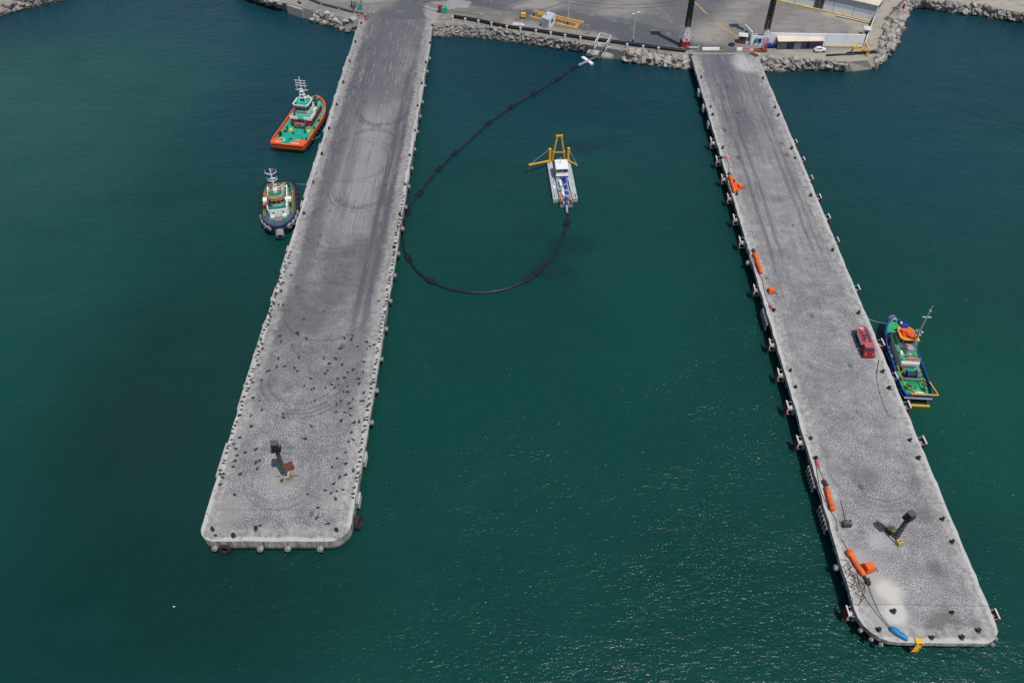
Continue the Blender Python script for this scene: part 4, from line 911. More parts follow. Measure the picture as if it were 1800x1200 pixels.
# ================================================================== BOLLARDS
def bollard_proto():
    t = thing("bollard", "", "bollard"); MB().cyl((0,0,0), (0,0,.07), .45, n=12).build("base_plate", M['dgrey'], t)
    m = MB(); m.cyl((0,0,.07), (0,0,.55), .26, .20, 12); m.build("post", M['black'], t)
    m = MB(); m.cyl((0,0,.5), (0,0,.72), .22, .34, 12); m.box((.22,0,.62), (.4,.26,.2)); m.build("head", M['black'], t); return t
bp = bollard_proto(); btree = tree_of(bp); first = True
def bollards(pts, label, group, yaw):
    global first
    for q in pts:
        p = P(*q, ZD)
        if first: o = bp; first = False; o.location = p; o['label'] = label; o['group'] = group
        else: o = copy_tree(bp, p, rnd.uniform(0, 6.28), label, group, None, btree)
        s = rnd.uniform(.75, .98); o.scale = (s, s, s)
bollards([(635,42),(625,75),(615,109),(604,146),(592,185),(579,227),(566,272),(551,322),(535,376)], "dark mooring bollard along the left pier's left edge, by the tugs", "bollards on the left pier's left edge", Y1)
bollards([(760,46),(756,77),(748.5,111),(742,148),(734.5,187),(729.5,231),(720.5,274),(712.5,325),(703,378),(693,436)], "dark mooring bollard along the left pier's right edge", "bollards on the left pier's right edge", Y1)
bollards([(374,931),(450,929),(592,932),(411,942)], "dark mooring bollard at the left pier's outer end", "bollards at the left pier's end", Y1)
bollards([(1233,137),(1249,189),(1252.5,203),(1270,261),(1295,343),(1389,652),(1398,681),(1425,771)], "dark mooring bollard along the right pier's left edge", "bollards on the right pier's left edge", Y2)
bollards([(1341,139),(1362,190),(1367.5,204),(1391,262),(1397.5,279),(1425,345),(1463,441)], "dark mooring bollard along the right pier's right edge, shore half", "bollards on the right pier's right edge", Y2)
bollards([(1509,551),(1551,654),(1562.5,683)], "dark bollard beside the blue tug", "bollards beside the blue tug", Y2)
bollards([(1599,774),(1614,806),(1656,913),(1673,953)], "dark bollard along the right pier's right edge, past the blue tug", "bollards on the right pier's outer right edge", Y2)
bollards([(1570,1075),(1673,1077),(1719,1109),(1690,1121),(1637,1121),(1544,1107)], "dark bollard on the right pier's outer end", "bollards at the right pier's end", Y2)

# ================================================================== THINGS ON THE PIERS
def light_mast(label, p, h, cap, yaw):
    t = thing("light_mast", label, "light mast", p, yaw); m = MB(); b, tp = .34, .18
    for sx in (-1, 1):
        for sy in (-1, 1): m.bar((sx*b, sy*b, 0), (sx*tp, sy*tp, h), .13)
    n = 8
    for i in range(n):
        z0, z1 = h*i/n, h*(i+1)/n; k0, k1 = b+(tp-b)*i/n, b+(tp-b)*(i+1)/n
        for (ax, ay), (bx, by) in (((-1,-1),(1,-1)), ((1,-1),(1,1)), ((1,1),(-1,1)), ((-1,1),(-1,-1))):
            m.bar((ax*k0, ay*k0, z0), (bx*k1, by*k1, z1), .11); m.bar((ax*k1, ay*k1, z1), (bx*k1, by*k1, z1), .1)
    m.build("lattice_mast", M['dgrey'], t)
    MB().box((0,0,.18), (1.4,1.4,.36)).build("plinth", M['conc'], t)
    pf = MB().box((0,0,h), (1.6, 1.2, .14)).build("platform", M['black'], t)
    rail([(-.75,-.55),(.75,-.55),(.75,.55),(-.75,.55)], h+.07, .9, 'black', pf, "railing", True, .035)
    hd = MB().prism([(-.42,-.4),(.42,-.4),(.42,.4),(-.42,.4)], h+.07, h+cap, [(-.55,-.5),(.55,-.5),(.55,.5),(-.55,.5)]).build("lantern_box", M['navy'], t)
    MB().box((0,0,h+cap+.06), (1.2,1.1,.08)).build("lantern_lid", M['dgrey'], hd); return t
light_mast("dark lattice light mast with box head near the left pier's end", P(502,836,ZD), 7.6, 1.9, .1)
p = P(508,820,ZD)
t = thing("pallet_stack", "stack of rust-brown slats beside the left pier's light mast", "pallets", p, .15); 
for k in range(3):
    q = MB()
    for i in range(7): q.bb(-.7, -.85+i*.26, .08+k*.22, .7, -.71+i*.26, .13+k*.22)
    for x in (-.65, 0, .6): q.bb(x-.05, -.85, k*.22, x+.05, .85, .08+k*.22)
    q.build("pallet", M['rust'], t, False, (.08*k, -.1*k, 0), .22*k)
p = P(509,838,ZD); t = thing("scrap_heap", "low olive-brown heap of scrap at the foot of the left pier's light mast", "scrap", p); m = MB()
for k in range(16): m.hull(boulder_pts(rnd.uniform(.12,.32), (rnd.uniform(-1.0,1.0), rnd.uniform(-.6,.6), .12)))
m.build("scrap", M['olive'], t); m = MB(); m.bar((-2.6,.1,.08),(1.6,.2,.08), .08); m.build("loose_bar", M['dgrey'], t)
p = P(1567,935,ZD); t = thing("scrap_heap", "dark heap of rope and scrap behind the right pier's light mast", "scrap", p); m = MB()
for k in range(22): m.hull(boulder_pts(rnd.uniform(.12,.34), (rnd.uniform(-.9,.9), rnd.uniform(-.9,.9), .12)))
m.build("scrap", paint("dark_scrap", (.07,.06,.035), .9, .5, (.3,.24,.06), 2.0), t); ropecoil((.3,-.3,.2), .5, 'olive', t)
light_mast("dark lattice light mast with box head near the right pier's end", P(1573,946,ZD), 6.2, 1.5, .5)
p = P(1580,955,ZD); t = thing("concrete_block", "yellow-stained concrete block at the foot of the right pier's light mast", "block", p, .3); MB().prism([(-.6,-.5),(.6,-.5),(.6,.5),(-.6,.5)], 0, .8, [(-.5,-.4),(.5,-.4),(.5,.4),(-.5,.4)]).build("block_body", paint("yellowed_concrete", (.45,.36,.12), .8, .5), t); MB().box((0,0,.83), (.5,.15,.08)).build("lifting_eye", M['rust'], t)

def mooring_device(label, a, b, za, group, head_at_a=True, knob=False):
    A, B = P(*a, ZD+.35), P(*b, ZD+.35); d = B-A; L = d.length
    t = thing("mooring_device", label, "mooring device", (A.x, A.y, ZD), math.atan2(d.y, d.x), group); pts, rr = [], []
    prof = [(0,.25),(.03,.5),(.10,.62),(.2,.60),(.27,.42),(.4,.40),(.6,.42),(.8,.46),(.95,.44),(1,.25)] if not knob else [(0,.25),(.03,.42),(.2,.44),(.5,.40),(.72,.42),(.82,.44),(.88,.62),(.95,.58),(1,.25)]
    MB().tube([(u*L, math.sin(u*9)*.06, .42) for u, r in prof], .4, 10, [r for u, r in prof]).build("tarpaulin_cover", M['tarp'], t, True)
    x0, s = (0, -1) if head_at_a else (L, 1)
    m = MB(); m.bar((x0, 0, .35), (x0+s*1.6, 0, .3), .34, .3); m.cyl((x0+s*1.1,-.35,.3), (x0+s*1.1,.35,.3), .26, n=10); m.cyl((x0+s*.6,.1,.3), (x0+s*.6,.55,.3), .2, n=8); m.build("black_rod_end", M['black'], t)
    for u in (.3, .55, .8): MB().cyl((u*L-.03,math.sin(u*9)*.06,.42),(u*L+.03,math.sin(u*9)*.06,.42), .46, n=10).build("strap", M['pink'], t)
    return t
DG = "orange-covered mooring devices on the right pier"
mooring_device("long orange mooring device nearest the shore on the right pier", (1283,309), (1291,338), 0, DG); t = mooring_device("shorter orange bundle lying against the shoremost mooring device", (1291,322), (1296,336), 0, DG)
mooring_device("long orange mooring device on the right pier, second from the shore", (1326,445), (1338,480), 0, DG)
mooring_device("long orange mooring device with a round knob end, third from the shore", (1452,856), (1464,897), 0, DG, True, True)
mooring_device("long orange mooring device nearest the right pier's tip", (1490,967), (1519,1012), 0, DG, False)
def covered_unit(label, q, rz, s=1.0):
    t = thing("covered_power_unit", label, "power unit", P(*q, ZD), rz, "orange-covered power units on the right pier")
    MB().prism([(-.85*s,-.7*s),(.75*s,-.8*s),(.85*s,.7*s),(-.7*s,.8*s)], .05, 1.15*s, [(-.7*s,-.55*s),(.62*s,-.62*s),(.7*s,.52*s),(-.55*s,.62*s)]).build("tarpaulin_cover", M['tarp'], t)
    MB().box((0,0,.06), (1.9*s,1.6*s,.12)).build("skid", M['black'], t); MB().tube([(.8*s,-.3,.2),(1.3*s,-.5,.1),(1.2*s,-1.0,.06)], .06, 6).build("hose", M['black'], t); return t
covered_unit("rounded orange-covered unit nearest the shore on the right pier", (1300,330), .4, .85); covered_unit("orange-covered unit standing alone between two mooring devices", (1355,513), .1, .85); covered_unit("boxy orange-covered unit beside the outermost mooring device", (1525,999), .35, 1.0)
def rod_anchor(label, q, rz):
    t = thing("rope_tensioner", label, "tensioner", P(*q, ZD), rz, "small red rope tensioners on the right pier")
    MB().prism([(-.7,-.3),(.5,-.45),(.75,.2),(-.5,.4)], .02, .45, [(-.5,-.2),(.4,-.3),(.5,.1),(-.35,.28)]).build("red_cover", M['pink'], t); m = MB(); m.cyl((-1.1,0,0), (-1.1,0,.5), .26, n=10); m.cyl((-1.1,0,.45),(-1.1,0,.62), .34, n=10); m.bar((-1.1,0,.3),(-.5,0,.25), .12); m.build("bollard_hook", M['black'], t); return t
rod_anchor("small red tensioner shoreward of the first orange device", (1274,278), 0.2); rod_anchor("small red tensioner below the lone orange unit", (1355,541), -1.2+math.pi); rod_anchor("small red tensioner above the third orange device", (1436.5,815), 1.6+math.pi)
def rope(label, pts, r=.055, mat='rope', z=ZD+.06, cat="rope"):
    q = [P(*u, z if len(u) == 2 else u[2])if len(u) == 2 else P(u[0], u[1], u[2]) for u in pts]; s = smooth(q, 6); o = MB().tube([v - q[0] for v in s], r, 5).build("rope", M[mat], None, True, q[0])
    return tag(o, label, cat)
rope("dark rope looping from the shoremost red tensioner to the first orange device", [(1276,281),(1281,288),(1281,298),(1283,304)])
rope("long dark rope running past the second orange device along the right pier's left edge", [(1313,428),(1317,440),(1322,455),(1331,476),(1339,490),(1343,508),(1348,525),(1354,540)])
rope("dark rope running from the red tensioner down to the third orange device", [(1437,818),(1441,826),(1446,838),(1450,848)])
rope("dark rope swinging along the edge left of the third orange device", [(1434,812),(1437,835),(1441,856),(1448,875),(1456,893),(1463,902),(1470,915),(1472,933)])
rope("dark rope leading to the small black frame", [(1478,880),(1483,900),(1486,918)])
rope("dark rope from a bollard to the outermost orange device", [(1478,946),(1484,955),(1490,966)])
rope("dark mooring rope from the outermost device to the blue tarpaulin, right one", [(1524,1020),(1530,1040),(1545,1075),(1560,1096),(1571,1107)], .05); rope("dark mooring rope from the rope heap to the blue tarpaulin, left one", [(1506,1000),(1511,1030),(1525,1056),(1545,1082),(1568,1110)], .05)
t = thing("rope_heap", "tangled heap of thin dark rope near the right pier's left edge", "rope heap", P(1494,1000,ZD))
m = MB()
for k in range(9):
    q = []; x, y = rnd.uniform(-.8,.8), rnd.uniform(-3,3)
    for i in range(8): q.append(Vector((x+rnd.uniform(-.9,.9), y-i*.5+rnd.uniform(-.3,.3), .05+.02*k)))
    m.tube(smooth(q, 4), .035, 4)
m.build("rope_strands", M['rope'], t)
t = thing("blue_tarpaulin", "bundled bright blue tarpaulin lying near the right pier's tip", "tarpaulin", P(1578,1114,ZD), R(-42)); t.scale = (.85, .85, .75)
MB().tube([(-1.6,.1,.3),(-1.3,0,.35),(-.7,.1,.4),(0,-.05,.36),(.7,.05,.42),(1.3,0,.36),(1.75,-.15,.2)], .4, 10, [.2,.5,.6,.5,.56,.46,.16]).build("bundle", M['btarp'], t, True); MB().tube([(-.9,.3,.4),(-.2,.35,.5),(.6,.2,.55)], .2, 8, [.1,.3,.1]).build("fold", M['btarp'], t, True)
t = thing("black_frame", "small black rectangular steel frame on the right pier", "frame", P(1487,923,ZD), .05); m = MB()
for x in (-.65,.65):
    for y in (-.4,.4): m.bar((x,y,0),(x,y,.9), .1)
for z in (.05,.9):
    for y in (-.4,.4): m.bar((-.7,y,z),(.7,y,z), .1)
    for x in (-.65,.65): m.bar((x,-.4,z),(x,.4,z), .1)
m.build("steel_frame", M['black'], t); MB().bb(-.6,-.35,.1,.6,.35,.5).build("cable_drum", M['dgrey'], t)
t = thing("boarding_ladder", "yellow ladder hooked over the right pier's end", "ladder", P(1616,1129,ZD), -Y2); m = MB(); q = pl(O2, Y2, P(1616,1129,ZD))[1]
for x in (-.45,.45): m.bar((x, .9, .1),(x, -q-.25, .15), .14); m.bar((x,-q-.25,.15),(x,-q-.3,-2.6), .14)
for z in (-.4,-.9,-1.4,-1.9,-2.4): m.bar((-.45,-q-.28,z),(.45,-q-.28,z), .12)
m.build("rails_and_rungs", M['yellow'], t); MB().bb(-.42,-.2,.08,.42,.6,.16).build("yellow_plate", M['yellow'], t)
t = thing("traffic_cone", "small orange-red marker cone on the left pier near the orange tug", "cone", P(582,250,ZD)); MB().cyl((0,0,.06),(0,0,.95), .28, .05, 10).build("cone_body", M['tarp'], t); MB().box((0,0,.03),(.7,.7,.06)).build("cone_base", M['red'], t)
# red truck
a, b = P(1524,624,ZD), P(1511,589,ZD); d = b-a
t = thing("truck", "red truck with a white-sided open load body parked near the blue tug", "truck", (a+b)/2, math.atan2(d.y, d.x)); t.scale = (1.02, .95, .88)
bd = MB(); o_ = [(-1.5,-1.15),(2.2,-1.2),(3.3,-.95),(3.6,-.5),(3.6,.5),(3.3,.95),(2.2,1.2),(-1.5,1.15)]
bd.rings([[(x,y,.9) for x,y in inset(o_,.82)], [(x,y,2.1) for x,y in o_], [(x,y,2.1) for x,y in inset(o_,.90)], [(x,y,1.3) for x,y in inset(o_,.84)]], True, False); cb = bd.build("load_body", M['white'], t)
MB().prism(inset(o_,.85), 1.3, 1.36).build("body_floor", M['pink'], cb); m = MB(); m.rings([[(x,y,2.09) for x,y in inset(o_,1.01)],[(x,y,2.2) for x,y in inset(o_,1.01)],[(x,y,2.2) for x,y in inset(o_,.86)],[(x,y,2.09) for x,y in inset(o_,.86)]], False, False); m.build("body_rim", M['pink'], cb)
m = MB(); m.bb(-1.0,.45,1.36,3.0,.9,2.0); m.build("red_bench", M['red'], cb)
for x,y in ((.6,0),(1.4,-.3),(-.4,-.2),(2.2,.1)): MB().box((x,y,1.6),(.5,.45,.5),x).build("cargo_box", M['dgrey'] if x > 0 else M['mix'], cb)
m = MB(); m.bb(-1.55,-.9,.55,3.2,.9,.85); m.build("chassis", M['black'], t)
cab = MB(); cab.prism([(-3.4,-1.15),(-1.8,-1.15),(-1.8,1.15),(-3.4,1.15)], .6, 1.45); cab.prism([(-3.1,-1.1),(-1.8,-1.1),(-1.8,1.1),(-3.1,1.1)], 1.45, 2.4, [(-2.7,-.95),(-1.85,-.95),(-1.85,.95),(-2.7,.95)]); ca = cab.build("cab", M['red'], t)
MB().bb(-2.8,-1.0,2.4,-1.75,1.0,2.47).build("cab_roof", M['pink'], ca); m = MB(); m.add([(-3.11,-.95,1.52),(-3.11,.95,1.52),(-2.76,.85,2.33),(-2.76,-.85,2.33)], [(0,1,2,3)]); m.build("windscreen", M['glass'], ca)
m = MB(); m.bb(-3.75,-1.25,.45,-3.4,1.25,.85); m.build("bumper", M['red'], t)
for y in (-.8,.8): MB().box((-3.42,y,1.1),(.08,.3,.22)).build("headlight", M['offwhite'], ca)
for s in (-1,1): MB().bar((-2.9,s*1.15,1.8),(-3.0,s*1.5,1.9), .12).build("mirror", M['black'], ca)
wm = MB().cyl((0,-.16,0),(0,.16,0), .48, n=14).mesh("wheel", M['rubber'])
for x in (-2.6,1.0,2.2):
    for s in (-1,1): o = bpy.data.objects.new("wheel", wm); COL.objects.link(o); o.parent = t; o.location = (x, s*1.02, .48)
# mooring lines
def line(label, a, za, b, zb, sag=.5, r=.05, mat='prope'):
    A, B = P(*a, za), P(*b, zb); pts = [A.lerp(B, i/8) - Vector((0,0,sag*4*(i/8)*(1-i/8))) for i in range(9)]; o = MB().tube([q-A for q in pts], r, 5).build("mooring_line", M[mat], None, True, A); tag(o, label, "mooring line")
line("dark mooring line from the orange tug to the left pier", (568,231), 2.4, (579,227), ZD+.4, .2, .06, 'rope'); line("pale slack line at the orange tug's side", (548,245), 2.2, (563,238), .3, .3)
line("dark line from the blue-grey tug's stern to the left pier", (520,323), 2.2, (551,322), ZD+.4, .3); line("dark line from the blue-grey tug's bow to the left pier", (516,379), 2.2, (534,376), ZD+.4, .2, .06, 'rope')
line("pale line from the blue tug's bow to the right pier", (1563,569), 3.0, (1510,551), ZD+.4, .6); line("dark line from the blue tug's stern to the right pier", (1596,684), 2.2, (1563,682), ZD+.4, .2, .05, 'rope'); line("bluish line lying from the pier edge by the red truck towards the blue tug's stern", (1545,632), ZD+.06, (1541,656), ZD+.06, 0, .07, 'navy')
rope("long dark cable lying along the right pier's edge by the blue tug", [(1545,634),(1541,660),(1545,685),(1553,710),(1562,730)], .032)

# ================================================================== BIRDS
def bird_mesh(kind):
    m = MB(); sp_ = {0: [(-.52,.30,.03),(-.40,.32,.07),(-.2,.36,.15),(.02,.42,.19),(.2,.50,.14),(.28,.62,.08),(.32,.76,.06),(.38,.84,.075),(.46,.85,.06),(.52,.82,.025),(.72,.76,.012)],
                     1: [(-.55,.26,.03),(-.40,.28,.08),(-.15,.30,.16),(.08,.33,.18),(.26,.38,.12),(.36,.46,.07),(.42,.55,.07),(.50,.56,.05),(.56,.54,.02),(.70,.50,.01)]}[kind]
    m.tube([(x, 0, z) for x, z, r in sp_], .1, 8, [r for x, z, r in sp_])
    for s in (-1, 1):
        m.tube([(.16, s*.13, .46), (0, s*.19, .42), (-.25, s*.16, .36), (-.5, s*.07, .30)], .08, 6, [.03,.10,.08,.02]); m.tube([(-.02, s*.08, .30), (0, s*.08, .12), (.02, s*.08, 0), (.12, s*.08, .01)], .02, 4)
    return m.mesh("bird", M['darkbird'], True)
bms = [bird_mesh(0), bird_mesh(1)]
def bird(p, label, group, s=1.0, rz=None):
    o = bpy.data.objects.new("bird", rnd.choice(bms)); COL.objects.link(o); o.location = p; k = s*rnd.uniform(.55,.82); o.scale = (k,k,k); o.rotation_euler = (0,0,rnd.uniform(0,6.28) if rz is None else rz); tag(o, label, "bird", group)
z5 = [(430,458),(385,545),(392,556),(447,583),(272,568),(280,603),(262,716),(397,708),(560,714),(638,716),(597,750),(682,758),(252,770),(303,768),(368,776),(386,798),(188,802),(202,795),(152,857),(586,796),(570,816),(476,848),(654,848),(694,843),(718,808),(757,790),(820,803),(790,850),(430,896),(480,920),(496,914),(570,908),(612,888),(637,908),(658,892),(718,898),(794,882),(690,934),(716,936),(825,942),(503,992),(136,996),(153,1055),(292,1082),(296,1102),(644,1018),(672,994),(728,1012),(752,984),(805,996),(820,996),(738,1044),(642,1070),(696,1070),(736,1088),(677,1124),(762,1138),(794,1132),(82,1092),(85,1160),(478,1160),(698,582),(752,566),(744,590),(842,608),(783,638),(670,650),(846,652),(866,636),(893,626),(822,738),(292,362),(264,362),(922,338),(290,218),(278,276),(852,1030),(829,1118)]
z1 = [(515,50),(955,148),(1330,98),(557,234),(468,258),(375,190),(392,228),(555,342),(585,326),(566,392),(370,376),(390,328),(430,434),(296,432),(268,518),(385,602),(765,485),(1215,308),(1285,350),(1174,376),(1346,404),(1236,460),(1282,440),(1185,512),(1118,565),(1168,585),(1212,572),(1200,632),(1260,560),(975,595),(1058,706),(1052,786),(1138,836),(590,852),(556,886),(230,932),(372,940),(1285,256),(1345,155),(1308,170),(1352,18),(1392,8),(1250,2)]
BL = "dark seabird standing out on the left pier's deck"
for x, y in z5: bird(P(420+x/3.75, 440+y/3.75, ZD), BL, "birds on the left pier's deck")
for x, y in z1: bird(P(330+x/4.615, 740+y/4.615, ZD), BL, "birds on the left pier's deck")
for k in range(84):
    y = 8 + 88*(k+rnd.uniform(.0,.9))/84; bird(pw(O1, Y1, W1/2-.3+rnd.uniform(-.25,.15), y), "dark seabird perched along the left pier's right-hand rim", "birds on the left pier's right rim", .95, rnd.choice((0, math.pi))+rnd.uniform(-.5,.5))
for k in range(70):
    y = 12 + 62*(k+rnd.uniform(.0,.9))/70; bird(pw(O1, Y1, -W1/2+.3+rnd.uniform(-.15,.5)+(2.0*rnd.random() if k % 5 == 0 else 0), y), "dark seabird perched along the left pier's left-hand rim", "birds on the left pier's left rim", .95, rnd.choice((0, math.pi))+rnd.uniform(-.5,.5))

# ================================================================== SHORE
def at(px, py, z=ZG): return P(px, py, z)
def line_mark(pts, wd, col, z):
    m = MB()
    for a, b in zip(pts, pts[1:]):
        A, B = P(*a, ZG), P(*b, ZG); d = (B-A).normalized(); n_ = Vector((-d.y, d.x, 0))*wd/2
        m.add([(A+n_).to_tuple()[:2]+(z,), (A-n_).to_tuple()[:2]+(z,), (B-n_).to_tuple()[:2]+(z,), (B+n_).to_tuple()[:2]+(z,)], [(0,1,2,3)])
    return m
yl = paint("worn_orange_road_paint", (.62,.30,.05), .8, .6, (.2,.17,.14), 1.5)
tag(line_mark([(1214,-3),(1243,25)], .5, 0, ZG+.006).build("road_line", yl), "orange road line left of the second floodlight tower, upper stretch", "road line", kind='structure')
tag(line_mark([(1258,38),(1296,65)], .5, 0, ZG+.006).build("road_line", yl), "orange road line ending at the guard booth", "road line", kind='structure')
tag(line_mark([(1225,94.6),(1306,95)], .6, 0, ZD+.006).build("road_line", yl), "orange line across the right pier's entrance", "road line", kind='structure')
# black shore pipe between the piers
q = [(797,32),(840,39),(890,49.5),(940,56),(990,64),(1045,72),(1087,77.5),(1129,83),(1184,90),(1205,92)]
o0 = at(990,64); T = thing("shore_pipeline", "long black pipe lying along the top of the bank between the piers", "pipeline", o0)
MB().tube([v-o0+Vector((0,0,.55)) for v in smooth([at(*u) for u in q], 4)], .42, 8).build("pipe", M['pipe'], T, True)
MB().tube([v-o0+Vector((0,1.3,.35)) for v in smooth([at(*u) for u in q], 4)], .25, 8).build("pipe", M['pipe'], T, True)
pm = MB().box((0,0,.55),(.55,.55,1.1)).box((0,0,1.15),(.7,.7,.14)).mesh("marker_post", M['offwhite'])
for u in ((841,42),(864,46),(891,51.5),(915,55),(942,59.5),(968,63),(993,67.5),(1020,71),(1102,84),(1130,87),(1157,90),(796,35),(818,39)):
    o = bpy.data.objects.new("marker_post", pm); COL.objects.link(o); o.location = at(*u); tag(o, "short white post along the seaward side of the black shore pipe", "post", "white posts by the shore pipe")
q = [(533,-4),(566,9),(598,17),(625,24),(638,26)]; o0 = at(566,9); T = thing("shore_pipeline", "pale-topped pipe along the bank left of the left pier", "pipeline", o0)
MB().tube([v-o0+Vector((0,0,.5)) for v in [at(*u) for u in q]], .35, 8).build("pipe", M['dgrey'], T, True); 
for u in q[1:-1]: MB().box(at(*u)-o0+Vector((0,0,.3)), (.8,.5,.6)).build("pipe_saddle", M['offwhite'], T)
q = [(1452,99),(1490,97),(1542,94)]; o0 = at(1490,97); T = thing("shore_pipeline", "thin black pipe along the bank below the white wall", "pipeline", o0); MB().tube([v-o0+Vector((0,0,.3)) for v in [at(*u) for u in q]], .28, 8).build("pipe", M['pipe'], T, True); MB().tube([v-o0+Vector((0,1.2,.2)) for v in [at(*u) for u in q[1:]]], .2, 6).build("pipe", M['pipe'], T, True)
# kerb round the cove road
q = [at(*u) for u in ((1542,94),(1549,76),(1554,58),(1560,38),(1568,23),(1580,10),(1594,-1),(1612,-12))]; s = smooth(q, 4); m = MB()
for a, b in zip(s, s[1:]): m.bar(a+Vector((0,0,.25)), b+Vector((0,0,.25)), .45, .6)
tag(m.build("kerb_wall", M['dgrey']), "low dark kerb wall curving round the cove road", "kerb")
# slabs on the banks
def slab(label, pts, z0, z1, mat='conc'):
    c = sum((P(*u, z1) for u in pts), Vector())/len(pts); v = [P(*u, z1)-c for u in pts]
    t = thing("concrete_slab", label, "slab", (c.x, c.y, 0)); MB().prism([(a.x, a.y) for a in v], z0, z1).build("slab_body", M[mat], t); m = MB()
    m.box((0,0,z1+.2), (.8,.8,.4)); m.build("plinth", M['offwhite'], t); return t, c
def ramp(label, pts, zs, mat):
    v = [P(*u, z) for u, z in zip(pts, zs)]; c = sum(v, Vector())/len(v); c.z = 0
    t = thing("concrete_slab", label, "slab", c); m = MB(); m.hull([q-c for q in v] + [Vector((q.x-c.x, q.y-c.y, -1.2)) for q in v]); m.build("slab_body", M[mat], t); return t, c
cslab = paint("pale_concrete", (.42,.41,.385), .9, .45, (.24,.22,.19), .5); M['cslab'] = cslab
t, c = ramp("pale sloping concrete slab on the bank carrying the dredge pipe", [(1031,92),(1043,78),(1090,84),(1088,90),(1073,101),(1050,99)], (.9,2.9,2.9,2.2,.6,.7), 'cslab')
for u in ((1054,80),(1071,84),(1046,82)): MB().box(P(*u,2.9)-c, (.7,.6,.7), u[0]).build("plinth", M['offwhite'], t)
t, c = ramp("small pale concrete platform sloping to the water on the right bank", [(1495,116),(1499,105),(1520,105),(1524,115)], (.9,2.8,2.8,.9), 'cslab')
MB().box(P(1509,108,2.6)-c, (1.2,.5,.5)).build("plinth", M['offwhite'], t)
t, c = slab("grey concrete outfall platform on the bank left of the left pier", [(503,9),(521,1),(543,6),(530,18)], -1.0, 2.9)
MB().bar((.2,.5,2.9),(.2,.5,6.2), .2).build("post", M['black'], t); MB().box((.4,.2,3.3),(1.2,.8,.7)).build("valve", M['navy'], t)
def trestle(label, pts, h, mat, legs=True):
    c = at(*pts[0]); t = thing("pipe_trestle", label, "trestle", c); v = [P(*u, 2.6)-c for u in pts]; m = MB()
    for a in v: m.bar((a.x,a.y,-1.2),(a.x,a.y,h), .22)
    for a, b in zip(v, v[1:]+v[:1]): m.bar((a.x,a.y,h),(b.x,b.y,h), .26)
    m.build("frame", M[mat], t); m = MB(); m.bar((v[0].x,v[0].y,0),(v[1].x,v[1].y,h), .14); m.bar((v[2].x,v[2].y,h),(v[3].x,v[3].y,0), .14); m.build("brace", M[mat], t)
trestle("pale yellow pipe gantry standing over the dredge pipe's slab", [(1044,91),(1054,74),(1073,79),(1064,93)], 2.4, 'offwhite')
trestle("orange-yellow trestle standing by the small platform on the right bank", [(1497,98),(1502,90),(1518,91),(1524,103)], 2.0, 'yellow')
# kiosk with its yellow kerbs
o0 = at(963,47); A, B, C_, D = (at(*u)-o0 for u in ((952,47),(965,52),(975.5,41),(963,36.5)))
t = thing("kiosk", "small white hut among yellow kerbs on the shore between the piers", "hut", o0)
base = [(v.x,v.y) for v in (A,B,C_,D)]; MB().prism(base, -.05, 2.9).build("walls", M['white'], t)
r_ = MB(); k_ = [(x*1.0, y*1.0) for x, y in base]; cx = sum(x for x,y in k_)/4; cy = sum(y for x,y in k_)/4; big = [(cx+(x-cx)*1.07, cy+(y-cy)*1.07) for x,y in k_]; r_.prism(big, 2.9, 3.1); r_.build("roof", M['bwall'], t)
MB().box((cx-.5,cy+.4,3.4),(.9,.7,.6),.6).build("air_conditioner", M['offwhite'], t)
d = Vector(base[2])-Vector(base[1]); mid = (Vector(base[1])+Vector(base[2]))/2; MB().box((mid.x+.02, mid.y-.02, 1.8),(d.length*.4,.12,.9), math.atan2(d.y,d.x)).build("window", M['glass'], t)
d = Vector(base[1])-Vector(base[0]); mid = (Vector(base[1])+Vector(base[0]))/2; MB().box((mid.x-.5, mid.y-.02, 1.0),(.9,.1,2.0), math.atan2(d.y,d.x)).build("door", M['bwall'], t)
def kerb(label, a, b, mat='yellow', wd=.5, ht=.5):
    A, B = at(*a), at(*b); c = (A+B)/2; L = (B-A).length; t = thing("kerb", label, "kerb", c, math.atan2((B-A).y,(B-A).x), "yellow kerbs round the white hut")
    MB().bb(-L/2,-wd/2,0,L/2,wd/2,ht).build("kerb_stone", M[mat], t); MB().bb(-L/2,-wd/2-.15,0,L/2,wd/2+.15,.12).build("kerb_foot", M['conc'], t)
kerb("long yellow kerb behind the white hut", (940,21.5),(1026,41.5)); kerb("yellow kerb running right from the white hut's front", (977,42.5),(1014,51.5)); kerb("short yellow kerb left of the white hut", (931,30),(952,36), 'yellow', .4, .5); kerb("second, thinner yellow kerb line behind the white hut", (945,25.5),(1020,44), 'yellow', .3, .35); kerb("yellow kerb stub at the right end of the kerbs", (1010,50.5),(1016,47), 'yellow', .4, .7)
t = thing("yellow_box", "yellow square box on legs left of the white hut", "box", at(920,32)); MB().box((0,0,1.1),(1.6,1.1,1.3)).build("cabinet", M['yellow'], t); m = MB(); m.bar((-.6,0,0),(-.6,0,.5), .15); m.bar((.6,0,0),(.6,0,.5), .15); m.build("legs", M['rust'], t)
t = thing("white_boat", "small upturned white dinghy lying on the shore", "dinghy", at(911,43.5), -.15); m = MB(); m.rings([[(-2,-.6,0),(1.2,-.6,0),(2.3,0,0),(1.2,.6,0),(-2,.6,0)],[(-1.7,-.3,.6),(1.0,-.3,.6),(1.6,0,.5),(1.0,.3,.6),(-1.7,.3,.6)]]); m.build("boat_hull", M['offwhite'], t); MB().bar((-1.7,0,.62),(1.5,0,.58), .12).build("keel", M['grey'], t)
